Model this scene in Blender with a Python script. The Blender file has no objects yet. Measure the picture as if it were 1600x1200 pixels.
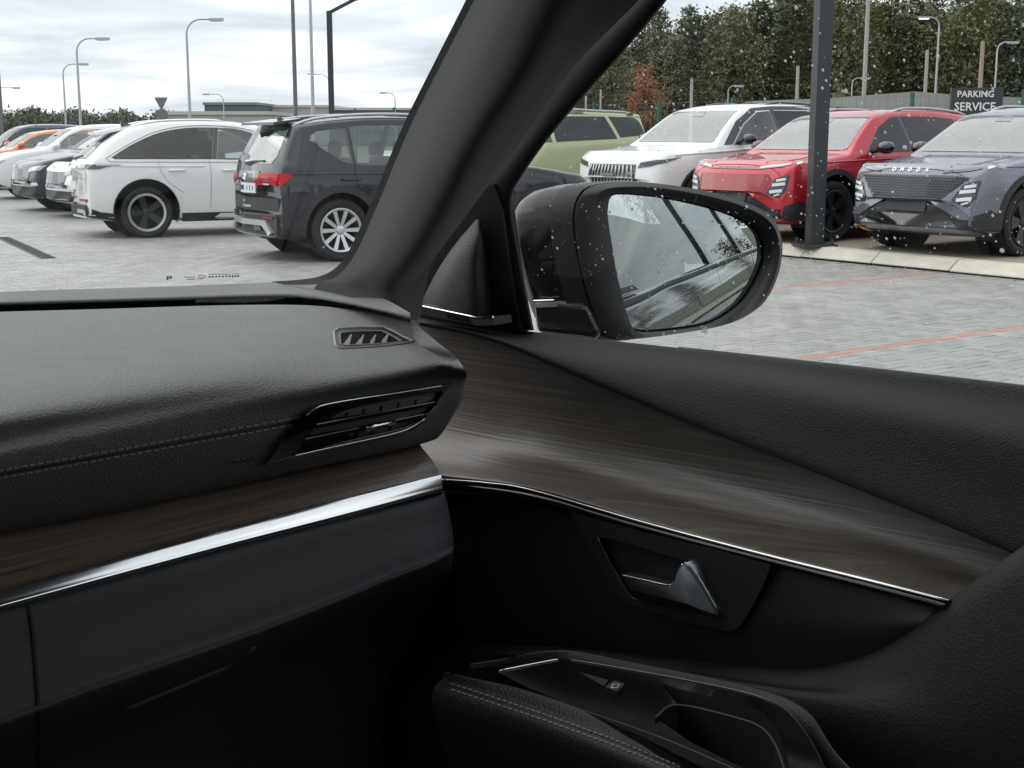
import bpy, bmesh, math, random
from math import sin, cos, tan, radians, pi, atan2, sqrt
from mathutils import Vector, Matrix
from mathutils.bvhtree import BVHTree

random.seed(7)
SC = bpy.context.scene
COL = SC.collection

# ------------------------------------------------------------------ camera
FPX, CX, CY = 2100.0, 800.0, 600.0          # focal length in photograph pixels
TH = atan2(600.0 - 208.0, FPX)              # pitch below the horizon
CAMH = 1.40
cam_d = bpy.data.cameras.new('camera')
cam_d.lens = FPX / 1600.0 * 36.0
cam_d.sensor_width = 36.0
cam_d.clip_start = 0.02
cam_d.clip_end = 3000.0
cam = bpy.data.objects.new('camera', cam_d)
COL.objects.link(cam)
cam.location = (0, 0, CAMH)
cam.rotation_euler = (pi / 2 - TH, 0, 0)
SC.camera = cam

# ------------------------------------------------------------------ world and sun
SUN_EL, SUN_AZ = radians(55), radians(-65)   # azimuth measured right of the view heading
world = bpy.data.worlds.new('World')
SC.world = world
world.use_nodes = True
wn, wl = world.node_tree.nodes, world.node_tree.links
wn.clear()
wo = wn.new('ShaderNodeOutputWorld')
wb = wn.new('ShaderNodeBackground'); wb.inputs['Strength'].default_value = 0.10
sky = wn.new('ShaderNodeTexSky'); sky.sky_type = 'NISHITA'; sky.sun_disc = False
sky.sun_elevation = SUN_EL; sky.sun_rotation = SUN_AZ
sky.air_density = 1.0; sky.dust_density = 2.0
tc = wn.new('ShaderNodeTexCoord')
sep = wn.new('ShaderNodeSeparateXYZ'); wl.new(tc.outputs['Generated'], sep.inputs[0])
mz = wn.new('ShaderNodeMath'); mz.operation = 'ABSOLUTE'; wl.new(sep.outputs['Z'], mz.inputs[0])
ma = wn.new('ShaderNodeMath'); ma.operation = 'ADD'; ma.inputs[1].default_value = 0.085; wl.new(mz.outputs[0], ma.inputs[0])
dx = wn.new('ShaderNodeMath'); dx.operation = 'DIVIDE'; wl.new(sep.outputs['X'], dx.inputs[0]); wl.new(ma.outputs[0], dx.inputs[1])
dy = wn.new('ShaderNodeMath'); dy.operation = 'DIVIDE'; wl.new(sep.outputs['Y'], dy.inputs[0]); wl.new(ma.outputs[0], dy.inputs[1])
cmb = wn.new('ShaderNodeCombineXYZ'); wl.new(dx.outputs[0], cmb.inputs[0]); wl.new(dy.outputs[0], cmb.inputs[1])
n1 = wn.new('ShaderNodeTexNoise'); n1.inputs['Scale'].default_value = 0.75; n1.inputs['Detail'].default_value = 7; n1.inputs['Roughness'].default_value = 0.55
n1.inputs['Distortion'].default_value = 0.4
wl.new(cmb.outputs[0], n1.inputs['Vector'])
cr = wn.new('ShaderNodeValToRGB')           # cloud brightness: grey bases to white tops
cr.color_ramp.elements[0].position = 0.34; cr.color_ramp.elements[0].color = (0.56, 0.60, 0.66, 1)
cr.color_ramp.elements[1].position = 0.66; cr.color_ramp.elements[1].color = (1.12, 1.11, 1.08, 1)
e = cr.color_ramp.elements.new(0.5); e.color = (0.76, 0.79, 0.84, 1)
wl.new(n1.outputs['Fac'], cr.inputs[0])
sc_ = wn.new('ShaderNodeVectorMath'); sc_.operation = 'SCALE'; sc_.inputs['Scale'].default_value = 8.6
wl.new(cr.outputs[0], sc_.inputs[0])
mixw = wn.new('ShaderNodeMix'); mixw.data_type = 'RGBA'; mixw.inputs['Factor'].default_value = 0.93
wl.new(sky.outputs[0], mixw.inputs['A']); wl.new(sc_.outputs[0], mixw.inputs['B'])
wl.new(mixw.outputs['Result'], wb.inputs['Color']); wl.new(wb.outputs[0], wo.inputs['Surface'])

sun_d = bpy.data.lights.new('sun', 'SUN'); sun_d.energy = 1.4; sun_d.angle = radians(95); sun_d.color = (1.0, 0.97, 0.92)
sun = bpy.data.objects.new('sun', sun_d); COL.objects.link(sun)
sdir = Vector((sin(SUN_AZ) * cos(SUN_EL), cos(SUN_AZ) * cos(SUN_EL), sin(SUN_EL)))
sun.rotation_euler = (-sdir).to_track_quat('-Z', 'Y').to_euler()
sun.location = sdir * 60

SC.render.engine = 'CYCLES'
SC.cycles.use_denoising = True
SC.cycles.max_bounces = 10
SC.cycles.diffuse_bounces = 5
SC.cycles.glossy_bounces = 6
SC.cycles.transparent_max_bounces = 24
SC.cycles.transmission_bounces = 8
SC.cycles.caustics_reflective = False
SC.view_settings.view_transform = 'Standard'
SC.view_settings.look = 'None'
SC.view_settings.exposure = 0.70
SC.view_settings.gamma = 1.0
SC.view_settings.use_curve_mapping = False

# ------------------------------------------------------------------ helpers
def tag(o, label=None, cat=None, group=None, kind=None):
    if label: o['label'] = label
    if cat: o['category'] = cat
    if group: o['group'] = group
    if kind: o['kind'] = kind
    return o

def empty(name, loc=(0, 0, 0), rz=0.0, parent=None):
    o = bpy.data.objects.new(name, None)
    COL.objects.link(o); o.location = loc; o.rotation_euler = (0, 0, rz)
    o.empty_display_size = 0.2
    if parent: o.parent = parent
    return o

def link(name, me, m=None, parent=None):
    o = bpy.data.objects.new(name, me)
    COL.objects.link(o)
    if m is not None and not me.materials: me.materials.append(m)
    if parent: o.parent = parent
    return o

def mk(name, verts, faces, m, parent=None, smooth=True, sharp=None):
    me = bpy.data.meshes.new(name)
    me.from_pydata([tuple(v) for v in verts], [], faces)
    me.update()
    if smooth:
        me.polygons.foreach_set('use_smooth', [True] * len(me.polygons))
        if sharp: me.set_sharp_from_angle(angle=radians(sharp))
    return link(name, me, m, parent)

def from_bm(name, bm, m, parent=None, smooth=True, sharp=None):
    me = bpy.data.meshes.new(name)
    bm.normal_update(); bm.to_mesh(me); bm.free()
    if smooth:
        me.polygons.foreach_set('use_smooth', [True] * len(me.polygons))
        if sharp: me.set_sharp_from_angle(angle=radians(sharp))
    return link(name, me, m, parent)

class MB:
    """collects plain pieces into one mesh"""
    def __init__(s): s.v = []; s.f = []
    def add(s, v, f):
        n = len(s.v); s.v += [Vector(p) for p in v]; s.f += [[i + n for i in q] for q in f]; return s
    def box(s, c, d, rot=None):
        c = Vector(c); x, y, z = d[0] / 2, d[1] / 2, d[2] / 2
        p = [Vector((a * x, b * y, e * z)) for e in (-1, 1) for b in (-1, 1) for a in (-1, 1)]
        if rot is not None: p = [rot @ q for q in p]
        return s.add([c + q for q in p], [[0, 2, 3, 1], [4, 5, 7, 6], [0, 1, 5, 4], [2, 6, 7, 3], [0, 4, 6, 2], [1, 3, 7, 5]])
    def tube(s, pts, r, n=8, caps=True):
        pts = [Vector(p) for p in pts]
        rs = r if isinstance(r, (list, tuple)) else [r] * len(pts)
        V = []; Fc = []
        up = None
        for i, p in enumerate(pts):
            d = (pts[min(i + 1, len(pts) - 1)] - pts[max(i - 1, 0)]).normalized()
            if up is None:
                a = d.orthogonal().normalized()
            else:
                a = (up - d * up.dot(d))
                a = a.normalized() if a.length > 1e-6 else d.orthogonal().normalized()
            up = a; b = d.cross(a)
            V += [p + (a * cos(2 * pi * k / n) + b * sin(2 * pi * k / n)) * rs[i] for k in range(n)]
        for i in range(len(pts) - 1):
            for k in range(n):
                k2 = (k + 1) % n
                Fc.append([i * n + k, i * n + k2, (i + 1) * n + k2, (i + 1) * n + k])
        if caps:
            Fc.append(list(range(n))[::-1]); Fc.append([(len(pts) - 1) * n + k for k in range(n)])
        return s.add(V, Fc)
    def prism(s, pts, vec):
        n = len(pts); pts = [Vector(p) for p in pts]; vec = Vector(vec)
        return s.add(pts + [p + vec for p in pts], [list(range(n)), [n + i for i in range(n)][::-1]] + [[i, n + i, n + (i + 1) % n, (i + 1) % n] for i in range(n)])
    def lathe(s, prof, n=24, axis='y', c=(0, 0, 0)):
        """prof: list of (radius, offset along axis)"""
        c = Vector(c); V = []; Fc = []
        for r, h in prof:
            for k in range(n):
                a = 2 * pi * k / n
                V.append(c + (Vector((r * cos(a), h, r * sin(a))) if axis == 'y' else Vector((r * cos(a), r * sin(a), h))))
        for i in range(len(prof) - 1):
            for k in range(n):
                k2 = (k + 1) % n
                Fc.append([i * n + k, i * n + k2, (i + 1) * n + k2, (i + 1) * n + k])
        return s.add(V, Fc)
    def build(s, name, m, parent=None, smooth=False, sharp=None):
        return mk(name, s.v, s.f, m, parent, smooth, sharp)

def crom(pts, n, closed=False):
    """Catmull-Rom through pts, n samples per span"""
    P = [Vector(p) for p in pts]; N = len(P); out = []
    spans = N if closed else N - 1
    for i in range(spans):
        if closed:
            a, b, c, d = P[(i - 1) % N], P[i], P[(i + 1) % N], P[(i + 2) % N]
        else:
            b, c = P[i], P[i + 1]
            a = P[i - 1] if i > 0 else b * 2 - c
            d = P[i + 2] if i + 2 < N else c * 2 - b
        for k in range(n):
            t = k / n
            out.append(0.5 * ((2 * b) + (c - a) * t + (2 * a - 5 * b + 4 * c - d) * t * t + (3 * b - 3 * c + d - a) * t ** 3))
    if not closed: out.append(P[-1].copy())
    return out

def resample(pts, n, closed=False):
    P = [Vector(p) for p in pts]
    if closed: P = P + [P[0]]
    L = [0.0]
    for a, b in zip(P, P[1:]): L.append(L[-1] + (b - a).length)
    out = []; j = 0; cnt = n if closed else n - 1
    for i in range(n):
        t = L[-1] * i / cnt
        while j < len(L) - 2 and L[j + 1] < t: j += 1
        w = (t - L[j]) / max(L[j + 1] - L[j], 1e-9)
        out.append(P[j].lerp(P[j + 1], min(max(w, 0), 1)))
    return out

def loft(rows, nu=6, nv=5):
    """rows with equal numbers of control points -> smooth grid (verts, faces, cols)"""
    R = [crom(r, nu) for r in rows]
    cols = len(R[0])
    C = [crom([R[i][j] for i in range(len(R))], nv) for j in range(cols)]
    nr = len(C[0]); V = []; Fc = []
    for i in range(nr):
        for j in range(cols): V.append(C[j][i])
    for i in range(nr - 1):
        for j in range(cols - 1):
            a = i * cols + j
            Fc.append([a, a + 1, a + cols + 1, a + cols])
    return V, Fc, cols

# ------------------------------------------------------------------ materials
MATS = {}
def mat(name, col, rough=0.5, metal=0.0, coat=0.0, spec=0.5, ior=None, noise=None, bump=None, vor=None, emit=None, sheen=0.0, coat_rough=0.03, island=0.0, objrand=0.0):
    """noise=(scale, amount[, stretch xyz]) varies the base colour; bump=(scale, strength, distance[, stretch])"""
    if name in MATS: return MATS[name]
    m = bpy.data.materials.new(name); MATS[name] = m
    m.use_nodes = True
    N, Lk = m.node_tree.nodes, m.node_tree.links
    b = N['Principled BSDF']
    b.inputs['Base Color'].default_value = (*col, 1)
    b.inputs['Roughness'].default_value = rough
    b.inputs['Metallic'].default_value = metal
    b.inputs['Coat Weight'].default_value = coat
    b.inputs['Coat Roughness'].default_value = coat_rough
    b.inputs['Specular IOR Level'].default_value = spec
    if ior: b.inputs['IOR'].default_value = ior
    if sheen: b.inputs['Sheen Weight'].default_value = sheen; b.inputs['Sheen Roughness'].default_value = 0.4
    if emit:
        b.inputs['Emission Color'].default_value = (*emit[0], 1); b.inputs['Emission Strength'].default_value = emit[1]
    tcn = None
    def coords(stretch):
        nonlocal tcn
        if tcn is None: tcn = N.new('ShaderNodeTexCoord')
        mp = N.new('ShaderNodeMapping'); mp.inputs['Scale'].default_value = stretch
        Lk.new(tcn.outputs['Object'], mp.inputs['Vector'])
        return mp.outputs[0]
    last = None
    if noise:
        nt = N.new('ShaderNodeTexNoise'); nt.inputs['Scale'].default_value = noise[0]; nt.inputs['Detail'].default_value = 6; nt.inputs['Roughness'].default_value = 0.65
        Lk.new(coords(noise[2] if len(noise) > 2 else (1, 1, 1)), nt.inputs['Vector'])
        mr = N.new('ShaderNodeMapRange'); mr.inputs['From Min'].default_value = 0.25; mr.inputs['From Max'].default_value = 0.75
        mr.inputs['To Min'].default_value = 1 - noise[1]; mr.inputs['To Max'].default_value = 1 + noise[1]
        Lk.new(nt.outputs['Fac'], mr.inputs['Value'])
        vm = N.new('ShaderNodeVectorMath'); vm.operation = 'SCALE'; vm.inputs[0].default_value = col
        Lk.new(mr.outputs[0], vm.inputs['Scale']); last = vm.outputs[0]
    if island or objrand:
        if island:
            g = N.new('ShaderNodeNewGeometry'); src = g.outputs['Random Per Island']; am = island
        else:
            g = N.new('ShaderNodeObjectInfo'); src = g.outputs['Random']; am = objrand
        mr = N.new('ShaderNodeMapRange'); mr.inputs['To Min'].default_value = 1 - am; mr.inputs['To Max'].default_value = 1 + am
        Lk.new(src, mr.inputs['Value'])
        vm = N.new('ShaderNodeVectorMath'); vm.operation = 'SCALE'; vm.inputs[0].default_value = col
        if last is not None: Lk.new(last, vm.inputs[0])
        Lk.new(mr.outputs[0], vm.inputs['Scale']); last = vm.outputs[0]
    if last is not None: Lk.new(last, b.inputs['Base Color'])
    if bump:
        st = bump[3] if len(bump) > 3 else (1, 1, 1)
        if vor:
            bt = N.new('ShaderNodeTexVoronoi'); bt.inputs['Scale'].default_value = bump[0]; o_ = bt.outputs['Distance']
        else:
            bt = N.new('ShaderNodeTexNoise'); bt.inputs['Scale'].default_value = bump[0]; bt.inputs['Detail'].default_value = 3; o_ = bt.outputs['Fac']
        Lk.new(coords(st), bt.inputs['Vector'])
        bn = N.new('ShaderNodeBump'); bn.inputs['Strength'].default_value = bump[1]; bn.inputs['Distance'].default_value = bump[2]
        Lk.new(o_, bn.inputs['Height']); Lk.new(bn.outputs[0], b.inputs['Normal'])
    return m

def glass_mat(name, tint, ior=1.5, rough=0.0):
    """thin pane: transparent with a Fresnel reflection"""
    if name in MATS: return MATS[name]
    m = bpy.data.materials.new(name); MATS[name] = m; m.use_nodes = True
    N, Lk = m.node_tree.nodes, m.node_tree.links
    N.clear()
    o = N.new('ShaderNodeOutputMaterial'); mx = N.new('ShaderNodeMixShader')
    t = N.new('ShaderNodeBsdfTransparent'); t.inputs[0].default_value = (*tint, 1)
    g = N.new('ShaderNodeBsdfGlossy'); g.inputs['Roughness'].default_value = rough; g.inputs[0].default_value = (1, 1, 1, 1)
    fr = N.new('ShaderNodeFresnel'); gb = N.new('ShaderNodeNewGeometry')      # the same reflection from both faces of the thin pane
    io = N.new('ShaderNodeMapRange'); io.inputs['To Min'].default_value = ior; io.inputs['To Max'].default_value = 1 / ior
    Lk.new(gb.outputs['Backfacing'], io.inputs['Value']); Lk.new(io.outputs[0], fr.inputs['IOR'])
    Lk.new(fr.outputs[0], mx.inputs[0]); Lk.new(t.outputs[0], mx.inputs[1]); Lk.new(g.outputs[0], mx.inputs[2]); Lk.new(mx.outputs[0], o.inputs[0])
    return m

def paint(name, col, metal=0.0, flake=0.0):
    return mat(name, col, rough=0.38 if metal else 0.45, metal=metal, coat=1.0, spec=0.5 if metal else 0.2, noise=(60, 0.04))

# ------------------------------------------------------------------ pixel rays -> places
def ray(px, py):
    x = (px - CX) / FPX; u = -(py - CY) / FPX
    return Vector((x, cos(TH) + u * sin(TH), -sin(TH) + u * cos(TH)))
CAMP = Vector((0, 0, CAMH))
def ground(px, py, z=0.0):
    d = ray(px, py); t = (z - CAMH) / d.z
    return CAMP + d * t
def depth_pt(px, py, Y):
    d = ray(px, py); return CAMP + d * (Y / d.y)

# parking lot axes: A along the stalls (54 deg right of the view), B along the rows
LA = Vector((sin(radians(54)), cos(radians(54)), 0)); LB = Vector((-cos(radians(54)), sin(radians(54)), 0))
LOT_RZ = atan2(LA.y, LA.x)
def lot(a, b, z=0.0): return LA * a + LB * b + Vector((0, 0, z))
# ================================================================== the setting
M_ground = mat('verge', (0.09, 0.095, 0.05), 0.95, noise=(0.4, 0.5))
g = mk('ground', [(-900, -300, -0.06), (900, -300, -0.06), (900, 1500, -0.06), (-900, 1500, -0.06)], [[0, 1, 2, 3]], M_ground, None, False)
tag(g, kind='structure')

# -- paving sheet (joints) with pavers on it
def paving_material():
    m = bpy.data.materials.new('paving_far'); m.use_nodes = True
    N, Lk = m.node_tree.nodes, m.node_tree.links; b = N['Principled BSDF']
    tcn = N.new('ShaderNodeTexCoord'); br = N.new('ShaderNodeTexBrick')
    br.inputs['Scale'].default_value = 1.0; br.inputs['Brick Width'].default_value = 0.2; br.inputs['Row Height'].default_value = 0.1
    br.inputs['Mortar Size'].default_value = 0.006; br.inputs['Color1'].default_value = (0.30, 0.30, 0.295, 1); br.inputs['Color2'].default_value = (0.24, 0.24, 0.235, 1)
    br.inputs['Mortar'].default_value = (0.13, 0.13, 0.125, 1)
    Lk.new(tcn.outputs['Object'], br.inputs['Vector'])
    nt = N.new('ShaderNodeTexNoise'); nt.inputs['Scale'].default_value = 0.5; nt.inputs['Detail'].default_value = 5
    Lk.new(tcn.outputs['Object'], nt.inputs['Vector'])
    mr = N.new('ShaderNodeMapRange'); mr.inputs['To Min'].default_value = 0.75; mr.inputs['To Max'].default_value = 1.25
    Lk.new(nt.outputs['Fac'], mr.inputs['Value'])
    vm = N.new('ShaderNodeVectorMath'); vm.operation = 'SCALE'
    Lk.new(br.outputs['Color'], vm.inputs[0]); Lk.new(mr.outputs[0], vm.inputs['Scale']); Lk.new(vm.outputs[0], b.inputs['Base Color'])
    b.inputs['Roughness'].default_value = 0.55
    return m
A_K = 11.80                                    # the kerb of the raised display row, in stall metres
paving = mk('paving', [(-70, -45, -0.010), (A_K, -45, -0.010), (A_K, 75, -0.010), (-70, 75, -0.010)], [[0, 1, 2, 3]], paving_material(), None, False)
paving.rotation_euler = (0, 0, LOT_RZ); tag(paving, kind='structure')
yard = mk('yard', [(A_K, 24, -.02), (24, 24, -.02), (24, -70, -.02), (60, -70, -.02), (60, 75, -.02), (A_K, 75, -.02)], [[0, 1, 2, 3, 4, 5]], MATS.get('yard') or mat('yard_asphalt', (.11, .11, .11), .85, noise=(.6, .25)), None, False); yard.rotation_euler = (0, 0, LOT_RZ); tag(yard, kind='structure')

M_paver = mat('concrete_paver', (0.285, 0.280, 0.268), 0.5, noise=(1.3, 0.22), bump=(90, 0.25, 0.004), island=0.14)
M_paver1 = mat('concrete_paver_single', (0.285, 0.280, 0.268), 0.5, noise=(1.3, 0.22), bump=(90, 0.25, 0.004), objrand=0.14)
M_red = mat('red_paver', (0.42, 0.20, 0.15), 0.55, noise=(6, 0.25), bump=(90, 0.25, 0.004))
def paver_shape(lx, ly):
    h0, g_, c = -0.012, 0.0035, 0.006
    x0, x1, y0, y1 = g_, lx - g_, g_, ly - g_
    v = [(x0, y0, h0), (x1, y0, h0), (x1, y1, h0), (x0, y1, h0), (x0, y0, -c * .6), (x1, y0, -c * .6), (x1, y1, -c * .6), (x0, y1, -c * .6),
         (x0 + c, y0 + c, 0), (x1 - c, y0 + c, 0), (x1 - c, y1 - c, 0), (x0 + c, y1 - c, 0)]
    f = [[8, 9, 10, 11]]
    for k in range(4):
        k2 = (k + 1) % 4
        f += [[k, k2, 4 + k2, 4 + k], [4 + k, 4 + k2, 8 + k2, 8 + k]]
    return v, f
PW = 0.09
def seen_px(a, b):
    p = lot(a, b); d = p - CAMP
    yc = d.y * cos(TH) - d.z * sin(TH); uc = d.y * sin(TH) + d.z * cos(TH)
    return CX + FPX * d.x / yc, CY - FPX * uc / yc, yc
RED = []                                        # stall lines of red pavers: (b, a0, a1)
def lot_of(p): return p.dot(LA), p.dot(LB)
l1 = lot_of(ground(1335, 441)); l2 = lot_of(ground(1420, 537))
RED += [(round(l1[1] / PW) * PW, 2.0, A_K - 0.2), (round(l2[1] / PW) * PW, -1.0, A_K - 0.2)]
sp = RED[0][0] - RED[1][0]
RED.append((RED[0][0] + round(sp / PW) * PW, 6.0, A_K - 0.2))
cells = []; halves = []
for ia in range(int(-6 / PW), int(A_K / PW)):
    for ib in range(int(2 / PW), int(26 / PW)):
        k = (ia - ib) % 4
        if k not in (0, 3): continue
        a, b = ia * PW, ib * PW
        la, lb = (2, 1) if k == 0 else (1, 2)
        px, py, dp = seen_px(a + PW * la / 2, b + PW * lb / 2)
        if dp < 5.5 or dp > 21 or px < -330 or px > 2000: continue
        if a + la * PW > A_K - 0.15: continue
        hit = any(rb - 0.001 < b + lb * PW / 2 < rb + PW + 0.001 and r0 <= a <= r1 or (rb < b + lb * PW - .001 and b + .001 < rb + PW and r0 <= a <= r1) for rb, r0, r1 in RED)
        if hit:
            for ua in range(la):
                for ub in range(lb):
                    b2 = b + ub * PW
                    if not any(rb - .02 < b2 < rb + PW - .02 and r0 - .1 <= a <= r1 for rb, r0, r1 in RED): halves.append((a + ua * PW, b2))
            continue
        vis = (1226 < px < 1600 and 400 < py < 600)
        cells.append((vis, dp, a, b, la, lb))
cells.sort(key=lambda c: (not c[0], c[1]))
shp = {}
for (la, lb) in ((2, 1), (1, 2)):
    v, f = paver_shape(la * PW, lb * PW); me = bpy.data.meshes.new('paver'); me.from_pydata(v, [], f); me.materials.append(M_paver1); shp[(la, lb)] = me
for vis, dp, a, b, la, lb in cells[:292]:
    o = link('paver', shp[(la, lb)], None, paving); o.location = (a, b, random.uniform(-.0015, .0015))
    o.rotation_euler = (random.uniform(-.006, .006), random.uniform(-.006, .006), 0)
pv = MB()
for vis, dp, a, b, la, lb in cells[292:]:
    v, f = paver_shape(la * PW, lb * PW); z = random.uniform(-.0015, .0015)
    pv.add([(a + x, b + y, zz + z) for x, y, zz in v], f)
v, f = paver_shape(PW, PW)
for a, b in halves: pv.add([(a + x, b + y, zz) for x, y, zz in v], f)
tag(pv.build('pavers', M_paver, paving), kind='stuff')
for rb, r0, r1 in RED:
    m_ = MB(); a = r0; v, f = paver_shape(2 * PW, PW)
    while a < r1 - 2 * PW:
        m_.add([(a + x, rb + y, zz) for x, y, zz in v], f); a += 2 * PW
    tag(m_.build('stall_line', M_red, paving), label='stall line of red pavers')

# -- raised display slab and its kerb
M_slab = mat('slab_concrete', (0.33, 0.30, 0.24), 0.8, noise=(0.9, 0.35), bump=(40, 0.3, 0.004))
M_kerb = mat('kerb_concrete', (0.56, 0.53, 0.45), 0.75, noise=(3, 0.2), bump=(60, 0.3, 0.003))
slab = mk('display_pavement', [(A_K + .14, -40, .125), (24, -40, .125), (24, 24, .125), (A_K + .14, 24, .125)], [[0, 1, 2, 3]], M_slab, None, False)
slab.rotation_euler = (0, 0, LOT_RZ); tag(slab, kind='structure')
kerb = empty('kerb', (0, 0, 0), LOT_RZ); tag(kerb, kind='structure')
kv = MB().prism([(-.15, -.495, -.05), (-.15, -.495, -.035), (-.01, -.495, .065), (.10, -.495, .074), (.10, -.495, -.05)], (0, .99, 0)); kme = kv.build('kerb_stone', M_kerb, kerb); bv = kme.modifiers.new('b', 'BEVEL'); bv.width = .012; bv.segments = 2
kme.location = (A_K + .065, -6, .056)
for k in range(-5, 24):
    o = kme.copy(); COL.objects.link(o); o.parent = kerb; o.location = (A_K + .065, k, .056 + random.uniform(-.003, .003))

# ------------------------------------------------------------------ trees
def leaf_mat(name, col):
    m = bpy.data.materials.new(name); m.use_nodes = True
    N, Lk = m.node_tree.nodes, m.node_tree.links; b = N['Principled BSDF']
    oi = N.new('ShaderNodeObjectInfo'); gi = N.new('ShaderNodeNewGeometry')
    ad = N.new('ShaderNodeMath'); ad.operation = 'MULTIPLY_ADD'; ad.inputs[1].default_value = 0.7
    Lk.new(oi.outputs['Random'], ad.inputs[0]); 
    m2 = N.new('ShaderNodeMath'); m2.operation = 'MULTIPLY'; m2.inputs[1].default_value = 0.25; Lk.new(gi.outputs['Random Per Island'], m2.inputs[0]); Lk.new(m2.outputs[0], ad.inputs[2])
    r = N.new('ShaderNodeValToRGB'); r.color_ramp.elements[0].color = (col[0] * .6, col[1] * .62, col[2] * .7, 1); r.color_ramp.elements[1].color = (col[0] * 1.6, col[1] * 1.35, col[2] * 1.15, 1)
    Lk.new(ad.outputs[0], r.inputs[0]); Lk.new(r.outputs[0], b.inputs['Base Color'])
    b.inputs['Roughness'].default_value = 0.7; b.inputs['Specular IOR Level'].default_value = 0.25
    return m
M_pine = leaf_mat('pine_needles', (0.115, 0.135, 0.082)); M_birch = leaf_mat('birch_leaves', (0.125, 0.145, 0.075)); M_autumn = leaf_mat('autumn_leaves', (0.25, 0.105, 0.045))
M_wood_far = leaf_mat('far_wood_leaves', (0.11, 0.12, 0.075))
M_bark = mat('bark', (0.10, 0.075, 0.055), 0.9, noise=(8, .4))
def cards(V, Fc, c, n, spread, size, rnd, flat=1.0):
    for _ in range(n):
        p = Vector((rnd.gauss(0, spread), rnd.gauss(0, spread), rnd.gauss(0, spread * flat))) + c
        a = Vector((rnd.uniform(-1, 1), rnd.uniform(-1, 1), rnd.uniform(-1, 1))).normalized(); b = a.orthogonal().normalized()
        s = size * rnd.uniform(.6, 1.4); i = len(V)
        V += [p - a * s - b * s * .45, p + a * s * 1.1, p + b * s * .55, p - a * s * .3 + b * s * .8]
        Fc.append([i, i + 1, i + 2, i + 3])
def tree_meshes(kind, seed, h):
    r = random.Random(seed); V = []; Fc = []
    tr = MB(); lean = Vector((r.uniform(-.3, .3), r.uniform(-.3, .3), 0))
    tr.tube([Vector((0, 0, 0)), Vector((0, 0, h * .3)) + lean * .3, Vector((0, 0, h * .65)) + lean * .7, Vector((0, 0, h * .97)) + lean], [h * .016, h * .013, h * .008, h * .002], 6)
    if kind == 'pine':
        z = h * r.uniform(.16, .3); z0 = z
        while z < h:
            t = (z - z0) / (h - z0); rad = h * .17 * (1 - t) ** .75 * r.uniform(.7, 1.25) + .15
            nb = 5 if t < .8 else 3; a0 = r.uniform(0, 6.28)
            for k in range(nb):
                a = a0 + k * 2 * pi / nb + r.uniform(-.4, .4); rr = rad * r.uniform(.55, 1.1)
                base = Vector((0, 0, z)) + lean * (z / h); tip = base + Vector((cos(a) * rr, sin(a) * rr, r.uniform(-.12, .25) * rr))
                tr.tube([base, tip], [.03, .01], 3, False)
                for q in (.45, .75, 1.0):
                    cards(V, Fc, base.lerp(tip, q), 17 if q > .5 else 10, .22 + rr * .09, .125, r, .6)
            z += h * .052 * r.uniform(.7, 1.3)
        cards(V, Fc, Vector((0, 0, h)) + lean, 12, .12, .11, r, 2.2)
    else:
        for k in range(46):
            t = r.uniform(.2, 1.0); a = r.uniform(0, 6.28)
            w = h * .21 * sin(pi * min(1, (t - .12) / .9)) ** .6 * sqrt(r.uniform(.1, 1))
            base = Vector((0, 0, h * t * .78)) + lean * t; c = Vector((cos(a) * w, sin(a) * w, h * t)) + lean * t
            tr.tube([base, c], [.05, .012], 3, False)
            cards(V, Fc, c, 60, h * .045, .115, r, 1.0)
    me_t = bpy.data.meshes.new('trunk'); me_t.from_pydata([tuple(v) for v in tr.v], [], tr.f); me_t.materials.append(M_bark)
    me_c = bpy.data.meshes.new('crown'); me_c.from_pydata([tuple(v) for v in V], [], Fc)
    me_c.materials.append(M_pine if kind == 'pine' else M_birch)
    return me_t, me_c
PROTO = [('pine', *tree_meshes('pine', s, 10.0)) for s in (1, 2, 3, 4, 5)] + [('birch', *tree_meshes('birch', s, 9.0)) for s in (11, 12, 13)]
def plant_tree(x, y, idx, s, label, grp, crown=None):
    k, mt, mc = PROTO[idx]
    e_ = empty('pine_tree' if k == 'pine' else 'broadleaf_tree', (x, y, -.06), random.uniform(0, 6.28)); e_.scale = (s * random.uniform(.9, 1.15),) * 2 + (s,)
    link('trunk', mt, None, e_)
    if crown is not None:
        mc = mc.copy(); mc.materials.clear(); mc.materials.append(crown)
    link('crown', mc, None, e_)
    tag(e_, label, 'tree', grp); return e_
rt = random.Random(21)
def top_y(px):                                   # skyline of the wood in photograph pixels
    prof = [(820, 150), (900, 125), (960, 60), (1000, 40), (1040, 25), (1100, 30), (1150, 8), (1200, -5), (1300, -12), (1420, 2), (1500, -12), (1650, -15), (2100, -5)]
    for (x0, y0), (x1, y1) in zip(prof, prof[1:]):
        if x0 <= px <= x1: return y0 + (y1 - y0) * (px - x0) / (x1 - x0)
    return 0
for row, (Y, step) in enumerate(((84, 30), (92, 34), (101, 36))):
    px = 872 + row * 11
    while px < 1780:
        p = depth_pt(px, 208, Y + rt.uniform(-3, 3)); t_ = top_y(px) + rt.uniform(-6, 34) - row * 4
        hh = CAMH + (208 - t_) / FPX * p.y + .06
        i_ = rt.choice((0, 1, 2, 3, 4, 0, 1, 2, 5, 6, 7) if px > 1000 else (5, 6, 0, 3, 7))
        if not (985 < px < 1045 and row == 0):
            k = PROTO[i_][0]
            plant_tree(p.x, p.y, i_, hh / (10.0 if k == 'pine' else 9.4),
                       ('tall dark pine in the wood behind the fence' if k == 'pine' else 'loose olive green broadleaf tree in the wood behind the fence'), 'trees of the wood behind the display row')
        px += step * rt.uniform(.75, 1.25)
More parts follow.
